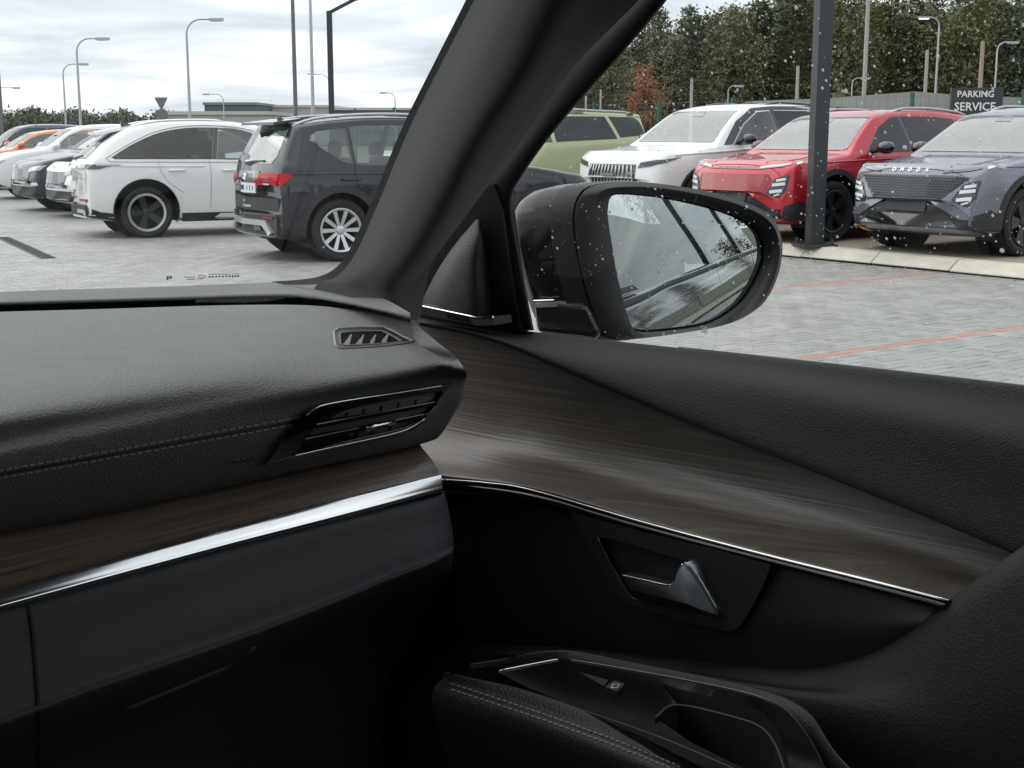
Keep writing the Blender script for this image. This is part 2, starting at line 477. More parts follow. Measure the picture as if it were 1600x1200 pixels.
p = depth_pt(1008, 208, 80); plant_tree(p.x, p.y, 6, .56, 'small tree with orange red autumn leaves before the dark wood', None, M_autumn)
p = depth_pt(1600, 208, 55); plant_tree(p.x + .2, p.y, 5, .38, 'small yellowish green young tree right of the parking sign', None, M_birch)
# undergrowth of the wood: one mass nobody could count
V, Fc = [], []
for k in range(950):
    p = depth_pt(rt.uniform(850, 1800), 208, rt.uniform(88, 108))
    cards(V, Fc, Vector((p.x, p.y, rt.uniform(.2, 4.6))), 18, .7, .22, rt, .8)
tag(mk('wood_undergrowth', V, Fc, M_pine, None, False), 'dark undergrowth filling the wood below the pines', 'undergrowth', kind='stuff')
# far wood on the left horizon
V, Fc = [], []
for k in range(1300):
    px = rt.uniform(-250, 330); Y = rt.uniform(150, 185); p = depth_pt(px, 208, Y)
    top = 179 + (px - 20) * .03 + 5 * sin(px * .09) + rt.uniform(-4, 9); h = CAMH + (208 - top) / FPX * Y
    for q in (.12, .3, .5, .7, .88): cards(V, Fc, Vector((p.x, p.y, h * q)), 6, .45, .30 * (1.15 - q * .5), rt, .9)
    cards(V, Fc, Vector((p.x, p.y, h)), 4, .14, .18, rt, 1.8)
tag(mk('far_wood', V, Fc, M_wood_far, None, False), 'low dark wood along the left horizon', 'wood', kind='stuff')
# trees to the right of the car, which only its mirror and doors show
for k in range(14):
    a = radians(92 + k * 3.6); d = 58 + rt.uniform(-8, 8)
    plant_tree(sin(a) * d, cos(a) * d, rt.choice((0, 1, 2, 5, 6)), rt.uniform(.6, .85), 'tree beyond the lot seen only in the door mirror', 'trees seen in the door mirror')

# ------------------------------------------------------------------ far buildings
M_wall_d = mat('cladding_dark', (0.11, 0.12, 0.14), 0.6); M_wall_l = mat('cladding_light', (0.50, 0.47, 0.42), 0.7, noise=(.2, .12)); M_roof_l = mat('roof_sheet', (0.55, 0.55, 0.53), 0.6)
M_roof_g = mat('roof_grey', (0.22, 0.23, 0.25), 0.6); M_pane = mat('far_pane', (0.05, 0.06, 0.07), 0.1)
def hall(name, label, px0, px1, ytop, Y, dep, mw, mr, bands):
    p0, p1 = depth_pt(px0, 208, Y), depth_pt(px1, 208, Y); h = CAMH + (208 - ytop) / FPX * Y
    e_ = empty(name, ((p0.x + p1.x) / 2, Y, 0)); w = p1.x - p0.x
    MB().box((0, dep / 2, h / 2 - .1), (w, dep, h - .2 + .0)).build('wall', mw, e_)
    MB().box((0, dep / 2, h - .04), (w + .3, dep + .3, .28)).build('roof', mr, e_)
    for (z0, z1, m_, n) in bands:
        for k in range(n):
            ww = w / n
            MB().box((-w / 2 + ww * (k + .5), -.06, (z0 + z1) / 2 * h), (ww * .8, .1, (z1 - z0) * h)).build('window', m_, e_)
    tag(e_, label, 'building'); return e_
hall('warehouse', 'dark grey flat roofed warehouse left of the lamp masts', 321, 401, 163, 150, 30, M_wall_d, M_roof_g, [(.2, .4, M_pane, 6)])
hall('warehouse', 'long low pale hall with grey roof behind the masts', 401, 520, 167, 160, 30, M_wall_l, M_roof_l, [(.5, .72, M_wall_d, 7)])
hall('warehouse', 'grey low hall with pale roof edge right of the masts', 521, 720, 171, 158, 25, M_wall_d, M_roof_l, [(.3, .5, M_pane, 10)])
hall('warehouse', 'low cream hall behind the white car', 262, 420, 177, 110, 20, M_wall_l, M_roof_l, [(.35, .6, M_wall_d, 9)])

# ------------------------------------------------------------------ lamp posts, masts, signs, fences
M_galv = mat('galvanised_steel', (0.50, 0.52, 0.53), 0.5, 0.6); M_dark = mat('dark_grey_steel', (0.035, 0.04, 0.045), 0.45)
M_lamp = mat('lamp_glass', (0.7, 0.7, 0.68), 0.3); M_lit = mat('lamp_lit', (0.9, 0.85, 0.6), 0.3, emit=((1.0, 0.9, 0.6), 2.5)); M_pole_g = mat('grey_mast', (0.14, 0.15, 0.155), 0.5)
M_conc_pole = mat('concrete_pole', (0.42, 0.41, 0.38), 0.8); M_green = mat('green_post', (0.02, 0.10, 0.075), 0.5)
def lamp(label, px, ytop, Y, arm, m, r=.07, head=(.5, .16, .09), lit=False, name='street_lamp', curve=.5, drop=0.0):
    b = depth_pt(px, 208, Y); top = depth_pt(px, ytop, Y); z = top.z
    e_ = empty(name, (b.x, b.y, 0)); P = [Vector((0, 0, 0)), Vector((0, 0, z * .5)), Vector((0, 0, z - curve))]
    sg = 1 if arm >= 0 else -1
    if arm:
        for k in range(1, 6):
            a = k / 5 * pi / 2; P.append(Vector((sg * curve * (1 - cos(a)), 0, z - curve + curve * sin(a))))
        P.append(Vector((arm, 0, z + drop)))
    r *= .72; rs = [r, r * .85, r * .65] + [r * .5] * (len(P) - 3)
    MB().tube(P, rs, 10).build('pole', m, e_, True, 40)
    if arm:
        hd = MB().box((arm + sg * head[0] * .3, 0, z + drop - .01), head).build('lamp_head', m, e_)
        MB().box((arm + sg * head[0] * .3, 0, z + drop - head[2] / 2 - .022), (head[0] * .8, head[1] * .8, .02)).build('lens', M_lit if lit else M_lamp, hd)
    tag(e_, label, 'street lamp'); return e_
lamp('slim pale street lamp with long arm above the white car', 298, 30, 48, .9, M_galv, .085)
lamp('slim pale street lamp with short arm over the left tree line', 127, 60, 52, .85, M_galv, .085)
lamp('smaller pale street lamp just left of the short armed one', 104, 100, 72, .95, M_galv, .085)
lamp('thin pole at the left edge of the windscreen', 4, -60, 45, 0, M_pole_g, .085)
lamp('small far street lamp at the left edge', -16, 137, 90, 1.8, M_galv, .08)
lamp('tiny far lamp with arm to the left above the dark warehouse', 351, 147, 100, -1.1, M_galv, .08)
lamp('far street lamp with curved arm near the right end of the low halls', 618, 145, 110, -.8, M_galv, .1)
lamp('far lit lamp between the two tall masts', 516, 116, 85, -.9, M_galv, .06, lit=True)
e_ = lamp('tall grey mast, left one of the pair', 463, -140, 40, 0, M_pole_g, .095)
lamp('tall grey mast, right one of the pair', 490, -140, 46, 0, M_galv, .09)
# dark angular lamp post
b = depth_pt(519, 208, 36); z = depth_pt(519, 17, 36).z; e_ = empty('street_lamp', (b.x, b.y, 0))
MB().tube([(0, 0, 0), (0, 0, z)], .095, 4).build('pole', M_dark, e_)
tip = Vector((.75, 0, z + .33)); MB().tube([(-.05, 0, z - .07), tip], .06, 4).build('arm', M_dark, e_)
MB().box(tip + Vector((.18, 0, .03)), (.55, .25, .07), Matrix.Rotation(-.25, 3, 'Y')).build('lamp_head', M_dark, e_)
tag(e_, 'dark square lamp post with angled arm near the windscreen pillar', 'street lamp')
# dark post before the red car
gp = ground(1272, 384, .125); e_ = empty('street_lamp', (gp.x, gp.y, .125)); e_.rotation_euler = (0, 0, .2)
MB().box((0, 0, 3.0), (.165, .165, 6.0)).build('pole', M_dark, e_)
MB().box((0, 0, .013), (.4, .4, .024)).build('base_plate', M_dark, e_)
for sx in (-1, 1):
    for sy in (-1, 1): MB().tube([(sx * .15, sy * .15, .02), (sx * .15, sy * .15, .09)], .02, 6).build('anchor_bolt', M_dark, e_)
tag(e_, 'thick dark grey square post standing before the red car', 'street lamp')
lamp('grey street lamp with lit yellow head above the wood edge', 1458, 27, 62, -.55, M_galv, .085, lit=True, curve=.4)
lamp('grey street lamp with unlit head above the parking sign', 1550, 66, 60, .5, M_galv, .075, curve=.35)
lamp('small street lamp with arm low before the wood, right of the dark post', 1328, 122, 70, .5, M_galv, .06, curve=.3)
lamp('small street lamp with arm low before the wood above the white car', 1136, 134, 72, .4, M_galv, .06, curve=.3)
for px, yt, Y, m_, lb in ((1347, -160, 58, M_conc_pole, 'tall pale pole reaching out of view right of the dark post'), (1442, 78, 64, M_conc_pole, 'short pale concrete pole just left of the lit lamp'),
                          (1527, 64, 52, mat('timber_pole', (.38, .30, .23), .8), 'brown timber pole behind the parking sign'), (1243, 103, 66, M_conc_pole, 'pale concrete pole behind the white car, left of the dark post'),
                          (1079, 122, 74, M_conc_pole, 'pale concrete pole above the bonnet end of the white car windscreen'), (938, 140, 70, M_conc_pole, 'thin pale pole right of the green car roof'), (915, 150, 70, M_conc_pole, 'thin pale pole above the green car roof')):
    b = depth_pt(px, 208, Y); zt = depth_pt(px, yt, Y).z
    o = MB().tube([(0, 0, 0), (0, 0, zt * .5), (0, 0, zt)], [.10, .09, .075] if px not in (938, 915) else [.05] * 3, 8).build('pole', m_, None, True, 40); o.location = (b.x, b.y, 0); o.name = 'utility_pole'
    tag(o, lb, 'pole')
# overhead wires between the concrete poles
for k, (y0, y1) in enumerate(((108, 86), (112, 92))):
    w0, w1 = depth_pt(1079, 124 + k * 5, 70), depth_pt(1640, 66 + k * 24, 64)
    P = [w0.lerp(w1, t / 12) - Vector((0, 0, .55 * (1 - (t / 6 - 1) ** 2))) for t in range(13)]
    o = MB().tube(P, .014, 4).build('overhead_wire', M_dark); tag(o, ('upper' if k == 0 else 'lower') + ' thin overhead wire before the wood', 'wire')
# road bank behind the fence
M_bank = mat('bank_concrete', (0.26, 0.26, 0.24), 0.85, noise=(.5, .25))
pA, pB, pC = depth_pt(1200, 208, 56), depth_pt(1460, 208, 52), depth_pt(1720, 208, 50)
mb = MB()
def bank_z(px, py, Y): return depth_pt(px, py, Y).z
prof = [(1180, 158, 57), (1300, 153, 55), (1430, 143, 52), (1480, 147, 51), (1560, 151, 50), (1760, 158, 49)]
V, Fc = [], []
for i, (px, py, Y) in enumerate(prof):
    p = depth_pt(px, py, Y); V += [(p.x, Y - 1.6, -.05), (p.x, Y - .2, p.z * .55), (p.x, Y, p.z), (p.x, Y + 3, p.z), (p.x, Y + 3, -.05)]
for i in range(len(prof) - 1):
    for k in range(4): a = i * 5 + k; Fc.append([a, a + 5, a + 6, a + 1])
Fc += [[0, 1, 2, 3, 4], [29, 28, 27, 26, 25]]
tag(mk('retaining_wall', V, Fc, M_bank, None, False), 'pale grey sloping concrete bank behind the red car', 'retaining wall')
# mesh fence
fa = 22.6
M_wire = mat('fence_wire', (0.10, 0.14, 0.13), 0.5)
fe = empty('mesh_fence', (0, 0, .0), LOT_RZ)
for k in range(-3, 17):
    MB().box((fa, k * 2.5, 1.1), (.06, .06, 2.2)).build('fence_post', M_green, fe)
wv = MB()
for k in range(11): wv.box((fa, 16, .22 + k * .19), (.006, 47.5, .006))
for k in range(0, 240): wv.box((fa, -7.5 + k * .2, 1.12), (.005, .005, 1.95))
tag(wv.build('wire_mesh', M_wire, fe), kind='stuff')
tag(fe, 'tall green wire mesh fence behind the display row', 'fence')
# parking sign
def text_mesh(s, size, ext=.004, bold=True):
    c = bpy.data.curves.new('t', 'FONT'); c.body = s; c.size = size; c.extrude = ext; c.align_x = 'CENTER'; c.align_y = 'CENTER'
    if bold: c.offset = size * .012
    c.resolution_u = 2
    o = bpy.data.objects.new('t', c); COL.objects.link(o)
    me = bpy.data.meshes.new_from_object(o.evaluated_get(bpy.context.evaluated_depsgraph_get()))
    bpy.data.objects.remove(o); bpy.data.curves.remove(c)
    return me
M_sign = mat('sign_board', (0.035, 0.038, 0.05), 0.5); M_white = mat('white_print', (0.8, 0.8, 0.8), 0.5); M_signback = mat('sign_back_grey', (0.16, 0.17, 0.18), 0.5)
Ys = 24.0; s0, s1 = depth_pt(1486, 137, Ys), depth_pt(1567, 137, Ys); w = s1.x - s0.x; zt = s0.z
e_ = empty('parking_sign', ((s0.x + s1.x) / 2, Ys, .0)); 
bd = MB().box((0, 0, zt / 2 + .06), (w, .08, zt - .12)).build('board', M_sign, e_)
for s_, sz, dz in (('PARKING', .155, -.115), ('SERVICE', .2, -.33)):
    o = link('lettering', text_mesh(s_, sz), M_white, bd); o.rotation_euler = (pi / 2, 0, 0); o.location = (-.03, -.046, zt + dz)
tag(e_, 'dark board sign reading PARKING and SERVICE behind the grey car', 'sign')
# give way sign seen from behind
b = depth_pt(254, 208, 42); e_ = empty('give_way_sign', (b.x, b.y, 0)); zt = depth_pt(254, 152, 42).z; z2 = depth_pt(254, 170, 42).z
MB().tube([(0, .03, 0), (0, .03, zt - .05)], .03, 8).build('post', M_galv, e_)
ws = 20 / FPX * 42 / 2
MB().prism([(-ws, 0, zt), (ws, 0, zt), (ws * .9, 0, zt - .06), (0.03, 0, z2), (-.03, 0, z2), (-ws * .9, 0, zt - .06)], (0, .02, 0)).build('triangle_plate', M_signback, e_)
MB().prism([(cos(a * pi / 10) * ws * 1.0, 0, z2 - ws * .95 + sin(a * pi / 10) * ws * 0.95) for a in range(20)], (0, .02, 0)).build('round_plate', M_signback, e_)
tag(e_, 'grey back of a give way sign above a round plate', 'sign')

# slot drain let into the paving at the left
d0, d1 = ground(4, 371), ground(76, 404); dv = (d1 - d0); L_ = dv.length
dr = empty('slot_drain', ((d0 + d1) / 2), atan2(dv.y, dv.x)); M_drain = mat('drain_iron', (.06, .06, .062), .6, .3)
MB().box((0, 0, -.002), (L_, .13, .012)).build('channel', mat('drain_dark', (.015, .015, .015), .9), dr)
for k_ in (-1, 1): MB().box((0, k_ * .075, .002), (L_, .02, .012)).build('edge_rail', M_drain, dr)
for k_ in range(int(L_ / .06)): MB().box((-L_ / 2 + .03 + k_ * .06, 0, .005), (.022, .13, .006)).build('grate_bar', M_drain, dr)
tag(dr, 'dark iron slot drain in the paving at the lower left', 'drain')
# ================================================================== the car the picture is taken from
PSI = radians(50)
CR = Vector((cos(PSI), sin(PSI), 0)); CF = Vector((-sin(PSI), cos(PSI), 0))
CAML = -0.22                                    # where the camera sits across the car
OWN = empty('car', CR * (-CAML), PSI)
tag(OWN, 'dark car whose cabin the picture looks out of, with dashboard, door and mirror', 'car')
C0 = Vector((CAML, 0, CAMH))
def lray(px, py):
    d = ray(px, py); return Vector((d.dot(CR), d.dot(CF), d.z))
def oL(px, py, l): d = lray(px, py); return C0 + d * ((l - CAML) / d.x)
def oF(px, py, f): d = lray(px, py); return C0 + d * (f / d.y)
def oZ(px, py, z): d = lray(px, py); return C0 + d * ((z - CAMH) / d.z)
def oP(px, py, p, n): d = lray(px, py); return C0 + d * ((p - C0).dot(n) / d.dot(n))

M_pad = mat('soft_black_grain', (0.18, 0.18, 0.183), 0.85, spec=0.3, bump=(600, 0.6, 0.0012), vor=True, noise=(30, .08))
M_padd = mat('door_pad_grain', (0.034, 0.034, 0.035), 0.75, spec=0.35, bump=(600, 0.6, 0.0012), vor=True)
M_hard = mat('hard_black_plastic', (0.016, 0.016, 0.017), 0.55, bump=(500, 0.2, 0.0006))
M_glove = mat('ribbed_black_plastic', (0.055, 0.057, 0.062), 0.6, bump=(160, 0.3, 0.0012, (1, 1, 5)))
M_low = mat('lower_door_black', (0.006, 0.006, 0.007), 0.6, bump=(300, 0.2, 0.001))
M_gloss = mat('gloss_black', (0.006, 0.006, 0.007), 0.12, spec=0.6)
M_rubber = mat('black_rubber', (0.008, 0.008, 0.008), 0.7)
M_fabric = mat('pillar_fabric', (0.075, 0.076, 0.08), 0.9, spec=0.2, bump=(700, 0.35, 0.001, (1, 1, 2.5)), sheen=.15)
M_chrome = mat('satin_chrome', (0.88, 0.88, 0.87), 0.16, 1.0)
M_chrome2 = mat('bright_chrome', (0.75, 0.75, 0.74), 0.12, 1.0)
M_dchrome = mat('dark_chrome', (0.10, 0.105, 0.11), 0.25, 1.0)
M_thread = mat('beige_thread', (0.30, 0.26, 0.21), 0.8)
M_grille = mat('speaker_mesh', (0.05, 0.049, 0.047), 0.55, bump=(700, .5, 0.0015), vor=True)
M_liner = mat('headliner', (0.05, 0.05, 0.052), 0.95)
M_body = paint('own_car_paint', (0.012, 0.013, 0.015))
M_silver = mat('mirror_silver', (0.66, 0.70, 0.69), 0.0, 1.0)
M_screen = glass_mat('windscreen_glass', (0.93, 0.96, 0.95), 1.45)
M_pane_s = glass_mat('side_glass', (0.90, 0.93, 0.92), 1.5)
def wood_mat(name, col, stretch):
    m = mat(name, col, 0.34, spec=0.6, coat=.2, coat_rough=.3, bump=(1.0, 0.35, 0.0014, tuple(s * 1.0 for s in stretch)))
    N, Lk = m.node_tree.nodes, m.node_tree.links; b = N['Principled BSDF']
    tcn = N.new('ShaderNodeTexCoord'); mp = N.new('ShaderNodeMapping'); mp.inputs['Scale'].default_value = stretch; Lk.new(tcn.outputs['Object'], mp.inputs[0])
    nt = N.new('ShaderNodeTexNoise'); nt.inputs['Scale'].default_value = 1.0; nt.inputs['Detail'].default_value = 8; nt.inputs['Roughness'].default_value = .7; nt.inputs['Distortion'].default_value = .08
    Lk.new(mp.outputs[0], nt.inputs['Vector'])
    r = N.new('ShaderNodeValToRGB'); r.color_ramp.elements[0].position = .3; r.color_ramp.elements[1].position = .72
    r.color_ramp.elements[0].color = (col[0] * .45, col[1] * .42, col[2] * .40, 1); r.color_ramp.elements[1].color = (col[0] * 1.7, col[1] * 1.7, col[2] * 1.7, 1)
    Lk.new(nt.outputs['Fac'], r.inputs[0]); Lk.new(r.outputs[0], b.inputs['Base Color'])
    return m
M_wood = wood_mat('dark_oak_door', (0.095, 0.082, 0.070), (0, 4, 430))
M_wood2 = wood_mat('dark_oak_dash', (0.20, 0.15, 0.115), (4.5, 330, 60))

def sheet(name, rows, m, parent, nu=6, nv=5, thick=0.0, sharp=None, label=None):
    v, f, c = loft(rows, nu, nv)
    o = mk(name, v, f, m, parent, True, sharp)
    if thick:
        s = o.modifiers.new('thick', 'SOLIDIFY'); s.thickness = abs(thick); s.offset = -1 if thick > 0 else 1
    if label: o['label'] = label
    return o
def bvh_of(o):
    me = o.data; return BVHTree.FromPolygons([v.co.copy() for v in me.vertices], [list(p.vertices) for p in me.polygons])
def on_surf(bv, px, py, off=0.002):
    d = lray(px, py).normalized(); h, n, i, t = bv.ray_cast(C0, d)
    if h is None:
        h, n, i, t = bv.find_nearest(C0 + d * 1.1)
    return h - d * off
def line_px(pts, n): return resample([Vector((p[0], p[1], 0)) for p in pts], n)

# -------------------------------------------------- dashboard
DASH = empty('dashboard', parent=OWN)
pad_rows = [
    [oZ(x, y, z) for x, y, z in [(-400, 500, 1.236), (-100, 490, 1.236), (150, 483, 1.236), (350, 477, 1.236), (480, 477, 1.234), (560, 487, 1.232), (610, 497, 1.230), (643, 508, 1.228)]],
    [oZ(x, y, z) for x, y, z in [(-400, 560, 1.234), (-100, 545, 1.234), (150, 530, 1.234), (350, 516, 1.233), (500, 508, 1.230), (590, 507, 1.227), (650, 520, 1.224), (690, 541, 1.221)]],
    [oZ(x, y, z) for x, y, z in [(-400, 690, 1.223), (-100, 650, 1.223), (150, 610, 1.223), (350, 580, 1.222), (500, 560, 1.219), (610, 547, 1.216), (680, 548, 1.213), (715, 562, 1.211)]],
    [oZ(x, y, 1.205) for x, y in [(-400, 776), (-100, 705), (150, 660), (350, 626), (500, 603), (620, 583), (690, 572), (727, 579)]],
    [oF(x, y, f) for x, y, f in [(-400, 806, .795), (-100, 738, .795), (150, 692, .795), (350, 657, .796), (500, 630, .797), (620, 605, .80), (690, 592, .805), (729, 592, .815)]],
    [oF(x, y, f) for x, y, f in [(-400, 855, .815), (-100, 790, .815), (150, 742, .815), (350, 705, .816), (500, 675, .818), (620, 652, .82), (685, 635, .83), (720, 628, .84)]],
    [oF(x, y, f) for x, y, f in [(-400, 920, .868), (-100, 850, .868), (150, 803, .868), (350, 760, .868), (480, 731, .868), (580, 711, .868), (640, 697, .868), (688, 680, .875)]],
    [oF(x, y, f) for x, y, f in [(-400, 900, .93), (-100, 840, .93), (150, 793, .93), (350, 752, .93), (480, 724, .93), (580, 704, .93), (640, 690, .93), (680, 679, .93)]],
]
pad_rows.insert(0, [p + Vector((0, .010, -.03)) for p in pad_rows[0]])
# the rounded end of the pad turns away towards the door
for r in pad_rows:
    e1 = r[-1]; r.append(e1 + Vector((.016, .05, -.004))); r.append(e1 + Vector((.014, .13, -.006)))
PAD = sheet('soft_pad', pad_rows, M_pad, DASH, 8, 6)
PADB = bvh_of(PAD)
strip_rows = [
    [oZ(x, y, 1.2475) for x, y in [(-400, 476), (0, 456), (250, 448), (430, 441), (490, 439), (540, 448), (600, 467), (641, 489)]],
    [oZ(x, y, 1.2455) for x, y in [(-400, 480), (0, 464), (250, 456), (430, 450), (490, 450), (540, 459), (600, 476), (641, 493)]],
    [oZ(x, y, 1.240) for x, y in [(-400, 489), (0, 477), (250, 470), (430, 465), (490, 467), (540, 475), (600, 488), (641, 499)]],
    [oZ(x, y + 9, 1.222) for x, y in [(-400, 485), (0, 473), (250, 465), (430, 460), (490, 462), (540, 470), (600, 484), (641, 498)]],
]
strip_rows.append([p + Vector((0, .004, -.07)) for p in strip_rows[-1]])
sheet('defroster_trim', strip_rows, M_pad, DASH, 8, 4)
mk('gap_shade_sheet', [(-.75, .94, 1.14), (.66, .94, 1.14), (.66, 1.5, 1.19), (-.75, 1.5, 1.19)], [[0, 1, 2, 3]], M_rubber, DASH, False)  # added black sheet that keeps the gap below the trim dark

# twin stitching below the edge of the pad
st = MB()
for pts in ([(-330, 783), (-100, 752), (0, 735), (160, 707), (320, 678), (480, 650)], [(-330, 797), (-100, 765), (0, 747), (160, 718), (320, 689), (470, 661)]):
    L = line_px(crom([Vector((x, y, 0)) for x, y in pts], 8), 260)
    for i in range(0, 255, 4):
        a, b_ = L[i], L[i + 3]
        st.tube([on_surf(PADB, a.x, a.y, .0012), on_surf(PADB, b_.x, b_.y, .0012)], .00075, 4)
tag(st.build('stitching', M_thread, PAD), kind='stuff')
seam = MB(); L = line_px(crom([Vector(p) for p in [(-330, 790, 0), (-100, 758, 0), (0, 741, 0), (160, 713, 0), (320, 684, 0), (476, 656, 0)]], 8), 60)
seam.tube([on_surf(PADB, p.x, p.y, .0002) for p in L], .0012, 4).build('seam', M_rubber, PAD)
# embossed airbag word
o = link('lettering', text_mesh('AIRBAG', .0085, .0006, False), M_pad, PAD)
q0, q1, q2 = on_surf(PADB, 358, 724, .0015), on_surf(PADB, 398, 716, .0015), on_surf(PADB, 377, 712, .0015)
u_ = (q1 - q0).normalized(); v_ = q2 - q0; v_ = (v_ - u_ * v_.dot(u_)).normalized(); w_ = u_.cross(v_)
o.matrix_local = Matrix(((u_.x, v_.x, w_.x, 0), (u_.y, v_.y, w_.y, 0), (u_.z, v_.z, w_.z, 0), (0, 0, 0, 1))); o.location = on_surf(PADB, 378, 720, .0015)

# small defroster vent let into the top of the pad
def pxy(pts, bv, off): return [on_surf(bv, x, y, off) for x, y in pts]
DV = empty('defroster_vent', parent=DASH)
out_ = [(522, 519), (528, 514), (560, 512), (598, 511), (614, 517), (632, 527), (646, 533), (640, 535), (600, 540), (560, 543), (530, 544), (524, 540)]
inn_ = [(531, 523), (534, 520), (560, 518), (596, 517), (606, 521), (617, 527), (627, 533), (620, 535), (598, 537), (560, 539), (538, 540), (532, 537)]
vo, vi, vd = pxy(out_, PADB, .0012), pxy(inn_, PADB, .003), pxy(inn_, PADB, .0014)
n = len(vo)
mk('frame', vo + vi + vd, [[i, (i + 1) % n, n + (i + 1) % n, n + i] for i in range(n)] + [[n + i, n + (i + 1) % n, 2 * n + (i + 1) % n, 2 * n + i] for i in range(n)], M_hard, DV, False)
mk('duct_shade', vd, [list(range(n))], mat('duct_shade_black', (.004, .004, .004), .9, spec=.1), DV, False)  # near-black sheet on the pad paints the shaded inside of the vent
MB().tube(vo + vo[:1], .0013, 6, False).build('frame_highlight', mat('vent_highlight', (.20, .20, .205), .45), DV, True)  # pale tubes paint the highlight along the vent frame
MB().tube(vi + vi[:1], .0009, 6, False).build('frame_highlight', M_pad, DV, True)
for k in range(4):
    x = 540 + k * 19
    a, b_ = on_surf(PADB, x - 5, 539 - k * .6, .0016), on_surf(PADB, x + 8, 522, .0016)
    c_, d_ = on_surf(PADB, x + 6, 538.5 - k * .6, .004), on_surf(PADB, x + 10, 523, .004)
    MB().add([a, b_, d_, c_, a + Vector((0, 0, -.002)), b_ + Vector((0, 0, -.002)), d_ + Vector((0, 0, -.002)), c_ + Vector((0, 0, -.002))], [[0, 1, 2, 3], [4, 7, 6, 5], [0, 3, 7, 4], [1, 5, 6, 2], [3, 2, 6, 7], [0, 4, 5, 1]]).build('slat', M_pad, DV)

# side air vent
AV = empty('air_vent', parent=DASH)
vf = .790
vout = [(418, 724), (440, 690), (472, 652), (490, 637), (512, 630), (560, 622), (620, 613), (706, 599), (707, 604), (696, 622), (680, 645), (668, 658), (640, 673), (600, 683), (540, 697), (470, 713)]
vin = [(459, 711), (470, 697), (487, 669), (506, 648), (522, 641), (565, 633), (622, 623), (690, 611), (693, 613), (686, 624), (674, 640), (658, 656), (634, 667), (598, 676), (545, 688), (480, 706)]
def oV(x, y, d): return on_surf(PADB, x, y, .012 - d)
fo, fi, fd = [oV(x, y, 0) for x, y in vout], [oV(x, y, -.003) for x, y in vin], [oV(x, y, .010) for x, y in vin]
fb = [oV(x, y, .016) for x, y in vout]; n = len(fo)
fr = mk('frame', fo + fi + fd + fb, [[i, n + i, n + (i + 1) % n, (i + 1) % n] for i in range(n)] + [[n + i, 2 * n + i, 2 * n + (i + 1) % n, n + (i + 1) % n] for i in range(n)] + [[i, (i + 1) % n, 3 * n + (i + 1) % n, 3 * n + i] for i in range(n)], M_dchrome, AV, False)
mk('duct_shade', fd, [list(range(n))], M_rubber, AV, False)  # flat black sheet paints the shaded depth behind the louvres
def edge_tube(name, pts, r, m, par, f=vf, nseg=5): 
    return MB().tube(crom([oV(x, y, f - vf) for x, y in pts], nseg), r, 6).build(name, m, par, True)
edge_tube('chrome_edge', [(478, 650), (492, 638), (514, 631), (560, 623), (620, 614), (700, 601)], .0011, M_chrome2, fr, vf - .002)
edge_tube('chrome_edge', [(456, 713), (500, 703), (560, 690), (610, 679), (640, 669), (664, 654)], .0008, M_chrome2, fr, vf - .005)
for (a, b_) in (((494, 663), (684, 627)), ((476, 686), (668, 646))):
    p0, p1 = oV(*a, .001), oV(*b_, .001); q = Vector((0, .012, .004)); t_ = Vector((0, 0, -.0035))
    MB().add([p0, p1, p1 + q, p0 + q, p0 + t_, p1 + t_, p1 + q + t_, p0 + q + t_], [[0, 1, 2, 3], [4, 7, 6, 5], [0, 4, 5, 1], [2, 6, 7, 3], [0, 3, 7, 4], [1, 5, 6, 2]]).build('louvre', M_gloss, AV)
    MB().tube([p0 + Vector((0, -.0005, 0)), p1 + Vector((0, -.0005, 0))], .0006, 5).build('louvre_edge', M_dchrome, AV)
for k in range(6):
    p0, p1 = oV(515 + k * 27, 650 - k * 5, .0092), oV(500 + k * 27, 697 - k * 6, .0092)
    MB().prism([p0, p1, p1 + Vector((.002, 0, 0)), p0 + Vector((.002, 0, 0))], (0, .01, 0)).build('vane', M_rubber, AV)
t0, t1 = oV(572, 668, -.003), oV(617, 660, -.003)
MB().tube([t0, t0.lerp(t1, .04), t0.lerp(t1, .96), t1], [.001, .0032, .0032, .001], 8).build('slider_tab', M_chrome2, AV, True)

# wooden shelf, chrome bar
sh_rows = [[oF(x, y, .905) for x, y in [(-400, 925), (-100, 843), (150, 796), (350, 755), (480, 728), (580, 708), (655, 692)]],
           [oF(x, y, .891) for x, y in [(-400, 945), (-100, 862), (150, 812), (350, 768), (480, 739), (580, 716), (660, 700)]],
           [oF(x, y, f) for x, y, f in [(-400, 1000, .872), (-100, 915, .872), (150, 850, .872), (350, 800, .872), (480, 765, .872), (580, 742, .872), (676, 720, .873)]],
           [oF(x, y, f) for x, y, f in [(-400, 1040, .860), (-100, 951, .860), (150, 881, .860), (350, 827, .860), (480, 793, .860), (580, 768, .860), (688, 742, .861)]]]
sheet('wood_shelf', sh_rows, M_wood2, DASH, 6, 5)
bar_top = [(-400, 1040), (-100, 951), (150, 881), (350, 827), (480, 793), (580, 768), (689, 741)]
bar_bot = [(-400, 1065), (-100, 978), (150, 909), (350, 855), (480, 822), (580, 796), (692, 766)]
def barrow(t, f, dz=0): return [oF(a[0] + (b_[0] - a[0]) * t, a[1] + (b_[1] - a[1]) * t, f) + Vector((0, 0, dz)) for a, b_ in zip(bar_top, bar_bot)]
bar_rows = [barrow(0, .866, -.003), barrow(.0, .8550, 0), barrow(.12, .8520, 0), barrow(.4, .8496, 0), barrow(.7, .8476, 0), barrow(.97, .8464, 0), barrow(1.0, .852, -.002), barrow(1.0, .87, -.006)]
sheet('chrome_bar', bar_rows, M_chrome, DASH, 8, 4)
